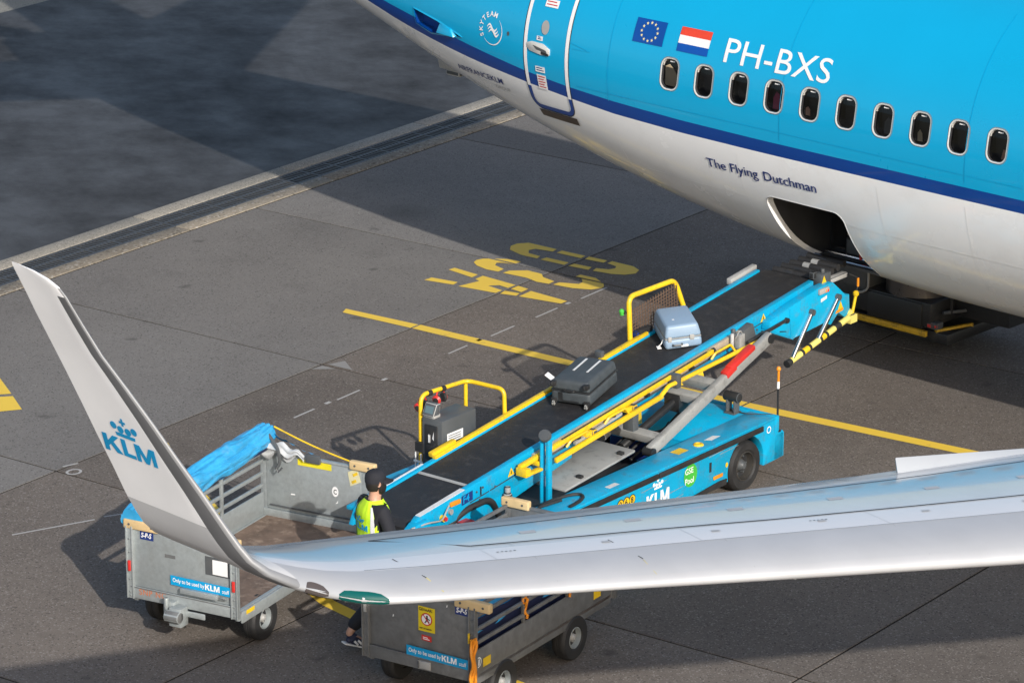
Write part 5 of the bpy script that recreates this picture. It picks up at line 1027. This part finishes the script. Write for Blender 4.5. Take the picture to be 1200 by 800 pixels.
# ------------------------------------------------------------------ things on and by the loader
def belt_thing(name, label, cat, a, b_, rz, group=None):
    o = thing(name, label, cat); M = Matrix.Translation((-25., 26., 0)) @ Matrix.Rotation(TH, 4, 'Z') @ Matrix.Translation((a, b_, zb_(b_)+.002)) @ Matrix.Rotation(SL, 4, 'X') @ Matrix.Rotation(rz, 4, 'Z')
    tag(o, group=group); o.location = M.translation; o.rotation_euler = M.to_euler(); return o
def shell(L, W, z0, z1, m, bev, taper=0.):
    o = MB(); p = [Vector((x, y, z)) for z, t in ((z0, 0), (z1, taper)) for x, y in ((-L/2+t, -W/2+t), (L/2-t, -W/2+t), (L/2-t, W/2-t), (-L/2+t, W/2-t))]; o.hexa(p, m); return o
s1 = belt_thing('suitcase', 'pale blue hard-shell suitcase riding up the belt', 'suitcase', -.255, 4.02, math.radians(139), 'suitcases on the belt')
L_, W_ = .60, .41
shell(L_, W_, .0, .115, case_blue, .02).build('lower_shell', s1, bevel=.035, seg=4)
o = shell(L_, W_, .122, .265, case_blue, .02, .03); o.build('lid', s1, bevel=.032, seg=4)
o = MB(); o.box(-L_/2+.004, L_/2-.004, -W_/2+.004, W_/2-.004, .111, .126, grey); o.build('rim_seal', s1, bevel=.02)
o = MB(); o.tube(arc_pts([((-L_/2-.0, .02, .06), 0), ((-L_/2-.035, .02, .06), .015), ((-L_/2-.035, .12, .06), .015), ((-L_/2, .12, .06), 0)]), .010, darkgrey, 6); o.build('carry_handle', s1)
for y0, y1, z0, z1, m in ((-.12, -.07, .09, .15, palegrey), (.13, .17, .09, .15, palegrey), (-.05, .03, .02, .045, white_p)): o = MB(); o.box(-L_/2-.007, -L_/2+.01, y0, y1, z0, z1, m); o.build('latch', s1, bevel=.005)
o = MB(); o.poly([Vector((-.12, .05, .2665)), Vector((-.09, .05, .2665)), Vector((-.09, .075, .2665)), Vector((-.12, .075, .2665))], white_p); o.build('sticker', s1, smooth=False)
o = MB(); o.tube([(-.20, W_/2, .09), (-.22, W_/2+.03, .05), (-.19, W_/2+.06, .01)], .006, white_p, 6); o.box(-.24, -.17, W_/2+.03, W_/2+.075, .004, .012, white_p); o.build('luggage_tag', s1)
s2 = belt_thing('suitcase', 'dark grey soft suitcase with two pale straps lower on the belt', 'suitcase', -.235, 2.34, math.radians(101), 'suitcases on the belt')
L_, W_ = .68, .46
o = MB(); o.box(-L_/2, L_/2, -W_/2, W_/2, .025, .17, case_grey); o.build('main_shell', s2, bevel=.04, seg=4)
o = shell(L_, W_, .17, .285, case_grey, .02, .018); o.build('front_shell', s2, bevel=.035, seg=4)
o = MB(); o.box(-L_/2+.001, L_/2-.001, -W_/2+.001, W_/2-.001, .158, .176, blackmetal); o.build('zip', s2, bevel=.03, seg=2)
for y in (-.07, .09): o = MB(); o.box(-.06, .26, y-.011, y+.011, .2855, .289, white_d); o.build('pale_strap', s2)
o = MB(); None
for y in (-.19, .19):
    for z, zz, m in ((.03, .03, grey), (.22, .25, black)):
        o = MB(); o.box(-L_/2-.02, -L_/2+.04, y-.03, y+.03, z, z+.05, black); o.cyl((-L_/2-.025, y-.012, zz), (-L_/2-.025, y+.012, zz), .03, m, 12); o.build('castor', s2, bevel=.004)
o = MB(); o.tube(arc_pts([((-L_/2, -.06, .19), 0), ((-L_/2-.03, -.06, .19), .012), ((-L_/2-.03, .06, .19), .012), ((-L_/2, .06, .19), 0)]), .009, black, 6); o.box(-L_/2-.004, -L_/2+.01, .09, .14, .06, .15, blackmetal); o.box(-L_/2-.004, -L_/2+.01, -.1, .1, .055, .065, blackmetal); o.build('carry_handle', s2)
o = MB(); o.hexa([Vector(q) for q in ((-.30, .235, .25), (-.22, .235, .25), (-.22, .31, .30), (-.30, .31, .30), (-.30, .233, .254), (-.22, .233, .254), (-.22, .308, .304), (-.30, .308, .304))], white_p); o.build('luggage_tag', s2, smooth=False)
# ear defenders hung on the handrail
M_ = Matrix.Translation((-25., 26., 0)) @ Matrix.Rotation(TH, 4, 'Z')
for (a, b_, z, lab) in ((-1.13, .72, 1.40, 'red and black ear defenders hung at the near end of the yellow handrail'), (-1.10, .98, 1.42, 'red and black ear defenders hung just above the grey cabinet display')):
    t = thing('ear_defenders', lab, 'ear defenders', M_ @ Vector((a, b_, z)), TH, 'ear defenders on the handrail')
    for s in (-1, 1):
        o = MB(); o.lathe([(.02, -.02), (.048, -.018), (.05, .01), (.03, .03), (.001, .033)], (.0, .055*s, -.02), (.25, s*.9, -.1), [black, black, red_p, black], 14); o.build('ear_cup', t)
    o = MB(); o.tube([Vector((0, .065*math.cos(q), .085*math.sin(q)-.0)) for q in [i*math.pi/10 for i in range(11)]], .009, red_p, 6); o.build('headband', t)
# dark loading unit standing behind the loader under the fuselage
V = thing('ground_power_unit', 'dark service unit with yellow and black kerb strip, in the shade below the fuselage', 'service vehicle', (-26.9, 34.85, 0))
hazy = paint('hazard strip yellow', (.55, .34, .02), .5, var=.2, dirt=(.02, .02, .02), damt=.9, dscale=14)
o = MB(); o.box(-.55, 1.10, .02, 1.3, .36, .66, blackmetal); o.build('chassis', V, bevel=.02)
o = MB(); o.box(-.55, .16, .0, 1.2, .62, 1.40, darkgrey); o.build('side_cabinet', V, bevel=.06, seg=3)
o = MB(); o.tube(arc_pts([((.18, -.01, 1.42), 0), ((.18, -.01, .66), .06), ((.08, -.01, .60), .03), ((.0, -.01, .60), 0)]), .014, palegrey, 8); o.build('grab_rail', V)
o = MB(); o.lathe([(.40, 0), (.40, .72), (.36, .76)], (.62, .42, .64), (0, 0, 1), paint('polished grey drum', (.16, .15, .15), .28, metal=.7), 30); o.build('drum', V)
o = MB(); o.box(.16, .98, .0, .9, .32, .64, blackmetal); o.box(-.7, 1.3, .1, 1.3, .16, .30, blackmetal); o.build('plinth', V, bevel=.02)
o = MB(); o.box(-.9, 1.08, -.05, .0, .26, .33, hazy); o.hexa([Vector(q) for q in ((1.14, .10, .26), (1.30, .62, .26), (1.26, .64, .26), (1.09, .12, .26), (1.14, .10, .33), (1.30, .62, .33), (1.26, .64, .33), (1.09, .12, .33))], hazy); o.build('hazard_strip', V, bevel=.006)
o = MB(); o.box(1.0, 1.19, .03, .16, .35, .43, darkgrey); o.box(1.05, 1.12, .015, .04, .36, .42, red_p); o.box(1.15, 1.195, .02, .05, .37, .42, red_p); o.build('tail_lamp', V, bevel=.01)
o = MB(); [o.cyl((1.20+.13*k, .30+.22*k, .50), (1.20+.13*k, .30+.22*k, 1.25), .018, blackmetal, 8) for k in range(4)]; o.tube([(1.15, .2, .52), (1.30, .62, .50), (1.75, 1.1, .72)], .022, darkgrey, 8); o.tube([(1.2, .30, 1.2), (1.6, .96, 1.22)], .018, blackmetal, 8); o.box(1.1, 1.9, .5, 1.3, .42, 1.05, blackmetal); o.build('cage_bars', V)
for a in (-.2, .8):
    ty, ri = wheel_bm((a, .55, .2), (0, -1, 0), .2, .14, .11, darkgrey, darkgrey); wr = thing('wheel', None, None); wr.parent = V; ty.build('tyre', wr); ri.build('rim', wr)

# ------------------------------------------------------------------ the worker
def skinned(name, verts, edges, m, parent, sub=2, root=0):
    me = bpy.data.meshes.new(name); me.from_pydata([v[0] for v in verts], edges, []); o = bpy.data.objects.new(name, me); C.objects.link(o)
    sk = o.modifiers.new('skin', 'SKIN'); sk.use_smooth_shade = True
    for i, v in enumerate(verts):
        r = v[1] if isinstance(v[1], tuple) else (v[1], v[1]); me.skin_vertices[0].data[i].radius = r; me.skin_vertices[0].data[i].use_root = (i == root)
    ss = o.modifiers.new('sub', 'SUBSURF'); ss.levels = sub; ss.render_levels = sub
    dg = bpy.context.evaluated_depsgraph_get(); dg.update(); m2 = bpy.data.meshes.new_from_object(o.evaluated_get(dg)); o.modifiers.clear(); o.data = m2; bpy.data.meshes.remove(me)
    m2.materials.clear(); m2.materials.append(m)
    for f in m2.polygons: f.use_smooth = True
    o.parent = parent; return o
PW = thing('person', 'worker in black cap and yellow hi-vis vest stepping towards the belt', 'person', (-24.36, 24.10, 0), math.radians(-17))
hip, kn, an, toe = (.09, 0, .90), (.085, -.03, .51), (.06, -.33, .20), (.05, -.13, .045)
hipL, knL, anL, toeL = (-.09, 0, .90), (-.095, .20, .52), (-.09, .26, .09), (-.09, .43, .04)
shR, elR, wrR = (.20, .0, 1.435), (.28, .05, 1.17), (.25, .22, .95)
shL, elL, wrL = (-.20, .0, 1.435), (-.27, .06, 1.17), (-.24, .22, .96)
bv = [((0, 0, .95), (.14, .10)), ((0, .0, 1.12), (.13, .095)), ((0, .01, 1.32), (.15, .105)), ((0, -.005, 1.46), (.08, .07)), ((0, .015, 1.55), (.055, .058)), ((0, .035, 1.62), (.066, .08)), ((0, .03, 1.70), (.075, .092)), ((0, .02, 1.765), (.06, .075)),
      (hip, .085), (kn, .058), (an, .042), (toe, (.04, .028)), (hipL, .085), (knL, .058), (anL, .042), (toeL, (.04, .028)), (shR, .055), (elR, .041), (wrR, .028), (shL, .055), (elL, .041), (wrL, .028)]
be = [(0, 1), (1, 2), (2, 3), (3, 4), (4, 5), (5, 6), (6, 7), (0, 8), (8, 9), (9, 10), (10, 11), (0, 12), (12, 13), (13, 14), (14, 15), (2, 16), (16, 17), (17, 18), (2, 19), (19, 20), (20, 21)]
for wi, w, sx in ((18, wrR, 1), (21, wrL, -1)):
    w = Vector(w); pl = len(bv); bv.append((tuple(w+Vector((-.01*sx, .05, -.01))), (.034, .02))); be.append((wi, pl))
    for k, (dx, ln) in enumerate(((-.03, .07), (-.01, .08), (.012, .075), (.032, .06))):
        a = len(bv); bv.append((tuple(w+Vector((dx*sx-.005*sx, .10, -.015))), .0105)); be.append((pl, a)); bv.append((tuple(w+Vector((dx*sx*1.1, .10+ln*.5, -.03))), .0095)); be.append((a, a+1)); bv.append((tuple(w+Vector((dx*sx*1.1, .10+ln*.8, -.058))), .008)); be.append((a+1, a+2))
    a = len(bv); bv.append((tuple(w+Vector((-.045*sx, .055, -.02))), .011)); be.append((pl, a)); bv.append((tuple(w+Vector((-.055*sx, .09, -.035))), .009)); be.append((a, a+1))
body = skinned('body', bv, be, skin_m, PW)
# face: nose, brow, eyes, ears
o = MB(); o.hexa([Vector(q) for q in ((-.015, .115, 1.66), (.015, .115, 1.66), (.012, .12, 1.66), (-.012, .12, 1.66), (-.008, .115, 1.705), (.008, .115, 1.705), (.006, .122, 1.70), (-.006, .122, 1.70))], skin_m); o.hexa([Vector(q) for q in ((-.016, .11, 1.655), (.016, .11, 1.655), (.01, .142, 1.66), (-.01, .142, 1.66), (-.008, .112, 1.70), (.008, .112, 1.70), (.005, .126, 1.70), (-.005, .126, 1.70))], skin_m); o.build('nose', PW, bevel=.006)
for s in (-1, 1):
    o = MB(); o.lathe([(.001, -.008), (.016, -.006), (.028, .0), (.022, .01), (.012, .006)], (.078*s, .015, 1.675), (s, -.35, 0), skin_m, 14); e = o.build('ear', PW); e.scale = (1, .8, 1.15); e.location = (0, .003, -.25)
    o = MB(); o.lathe([(.001, -.012), (.010, -.006), (.012, 0), (.008, .008), (.001, .011)], (.030*s, .105, 1.698), (0, 1, 0), white_p, 10); o.build('eye', PW)
o = MB(); o.box(-.022, .022, .104, .116, 1.632, 1.640, paint('lips', (.36, .15, .12), .5)); o.build('mouth', PW, bevel=.003)
# beard, hair, cap
def ell(o, cz, rows, m, a0=0, a1=360, n=28):
    R = []
    for z, rx, ry, cy in rows: R.append([Vector((rx*math.sin(math.radians(a0+(a1-a0)*k/n)), cy+ry*math.cos(math.radians(a0+(a1-a0)*k/n)), z)) for k in range(n+1)])
    o.grid(R, m)
o = MB(); ell(o, 0, [(1.555, .045, .05, .055), (1.575, .066, .082, .042), (1.61, .080, .096, .036), (1.65, .084, .098, .034), (1.69, .084, .096, .03)], hair_m, -100, 100); o.build('beard', PW)
o = MB(); ell(o, 0, [(1.60, .062, .075, .015), (1.63, .080, .094, .02), (1.68, .087, .102, .022), (1.73, .088, .104, .022)], hair_m, 95, 265); o.build('hair', PW)
o = MB(); ell(o, 0, [(1.685, .089, .107, .022), (1.72, .090, .108, .022), (1.76, .084, .100, .02), (1.787, .064, .078, .018), (1.805, .036, .045, .016), (1.808, .002, .002, .016)], cloth_n); 
R = [[Vector((.088*math.sin(math.radians(t)), .03+.10*math.cos(math.radians(t))+.085*s*math.cos(math.radians(t))**1.0, 1.70-.03*s-.01*s*abs(math.sin(math.radians(t))))) for t in range(-75, 76, 10)] for s in (0, .5, 1)]; o.grid(R, cloth_n); o.lathe([(.012, 0), (.01, .008), (.001, .01)], (0, .016, 1.806), (0, 0, 1), cloth_n, 10); o.build('cap', PW)
tr = skinned('trousers', [((0, 0, .94), (.17, .125)), ((0, 0, 1.06), (.165, .12)), ((.095, 0, .86), .108), (tuple(Vector(kn)), .08), ((.062, -.31, .24), .072), ((-.095, .01, .86), .108), (knL, .08), ((-.09, .245, .14), .07)], [(0, 1), (0, 2), (2, 3), (3, 4), (0, 5), (5, 6), (6, 7)], cloth_n, PW)
jk = skinned('jacket', [((0, 0, .98), (.165, .12)), ((0, 0, 1.15), (.16, .115)), ((0, .005, 1.33), (.175, .125)), ((0, -.005, 1.47), (.09, .08)), ((0, .005, 1.515), (.068, .07)), ((.20, -.0, 1.43), .078), (elR, .062), ((.253, .20, .975), .047), ((-.20, .0, 1.43), .078), (elL, .062), ((-.243, .20, .985), .047)], [(0, 1), (1, 2), (2, 3), (3, 4), (2, 5), (5, 6), (6, 7), (2, 8), (8, 9), (9, 10)], cloth_n, PW)
VS = [(.86, .200, .150, .0), (1.0, .190, .143, 0), (1.14, .186, .140, 0), (1.28, .192, .146, 0), (1.38, .190, .145, -.002), (1.44, .165, .128, -.004), (1.485, .115, .102, -.004), (1.515, .085, .085, .0)]
def vest_pt(z, t, off=0.):
    z = min(1.5149, max(.8601, z))
    for a, b_ in zip(VS, VS[1:]):
        if a[0] <= z <= b_[0]: f = (z-a[0])/(b_[0]-a[0]); rx, ry, cy = [a[k]+(b_[k]-a[k])*f for k in (1, 2, 3)]; break
    c, s = math.cos(t), math.sin(t); e = .8
    return Vector(((rx+off)*math.copysign(abs(s)**e, s), cy+(ry+off)*math.copysign(abs(c)**e, c), z))
o = MB(); zs = [.86+.655*i/30 for i in range(31)]; NT_ = 72; grid_v = [[o.bm.verts.new(vest_pt(z, 2*math.pi*k/NT_, .006*mnoise.noise(Vector((k*.45, z*9, 2))))) for k in range(NT_)] for z in zs]
def armhole(z, k):
    t = math.degrees(2*math.pi*k/NT_); s = abs(((t+90) % 180)-90); s = abs(s)  # distance from front/back axis
    side = abs(abs(((t % 360)-180))-90)       # 0 at the sides
    return 1.17 < z < 1.50 and side < 21*min(1, math.sin(math.pi*min(1, max(0, (z-1.15)/.42)))+.15) and z < 1.475
for i in range(30):
    for k in range(NT_):
        if armhole((zs[i]+zs[i+1])/2, k+.5): continue
        o.face([grid_v[i][k], grid_v[i][(k+1) % NT_], grid_v[i+1][(k+1) % NT_], grid_v[i+1][k]], hivis)
o.build('vest', PW, ang=80)
o = MB()
for z0 in (.99,): o.grid([[vest_pt(z, 2*math.pi*k/48, .009) for k in range(49)] for z in (z0, z0+.025, z0+.05)], reflect)
for t0 in (128, 232, 62, 298): o.grid([[vest_pt(z, math.radians(t0+dt*(1-.35*max(0, z-1.3)/.15)), .010) for dt in (-8, 0, 8)] for z in [1.05+.03*i for i in range(15)]], reflect)
o.build('reflective_bands', PW)
o = MB(); fnv = lambda a, c: vest_pt(1.23+c, math.pi-a/.15, .010); klm_bm(o, fnv, -.085, 0., .062, .17, klm_blue); crown_emblem(o, fnv, 0., .075, .085, klm_blue); o.build('back_print', PW, smooth=False)
for (A_, T_, roll) in ((an, toe, 1), (anL, toeL, 0)):
    A_, T_ = Vector(A_), Vector(T_); d = (T_-A_); f = Vector((d.x, d.y, 0)).normalized()
    if roll: heel = A_+Vector((0, -.02, -.05)); tip = T_+Vector((.0, .10, -.02)); mid = (heel+T_)/2
    else: heel = Vector((A_.x, A_.y-.05, .035)); tip = T_+Vector((0, .05, 0))
    ball = T_ if roll else Vector((T_.x, T_.y-.06, .04))
    sh = skinned('shoe', [(tuple(heel), (.038, .036)), (tuple((heel+ball)/2+Vector((0, 0, .008))), (.042, .04)), (tuple(ball), (.047, .034)), (tuple(tip), (.036, .024)), (tuple(A_+Vector((0, .0, .02))), .048)], [(0, 1), (1, 2), (2, 3), (1, 4)], shoe_m, PW)
    o = MB(); P = [heel+Vector((0, -.03, -.032)), (heel+ball)/2+Vector((0, 0, -.036)), ball+Vector((0, 0, -.034)), tip+Vector((0, .03, -.018))]
    for a, b_ in zip(P, P[1:]): o.beam(a, b_, .082, .016, white_d)
    s_ = (heel+ball)/2; o.beam(s_+Vector((.044, -.04, .03)), s_+Vector((.046, .0, -.02)), .006, .022, white_p, up=(0, 1, 0)); o.beam(s_+Vector((.044, .0, .03)), s_+Vector((.046, .04, -.02)), .006, .022, white_p, up=(0, 1, 0)); o.build('shoe_sole', sh, bevel=.005)
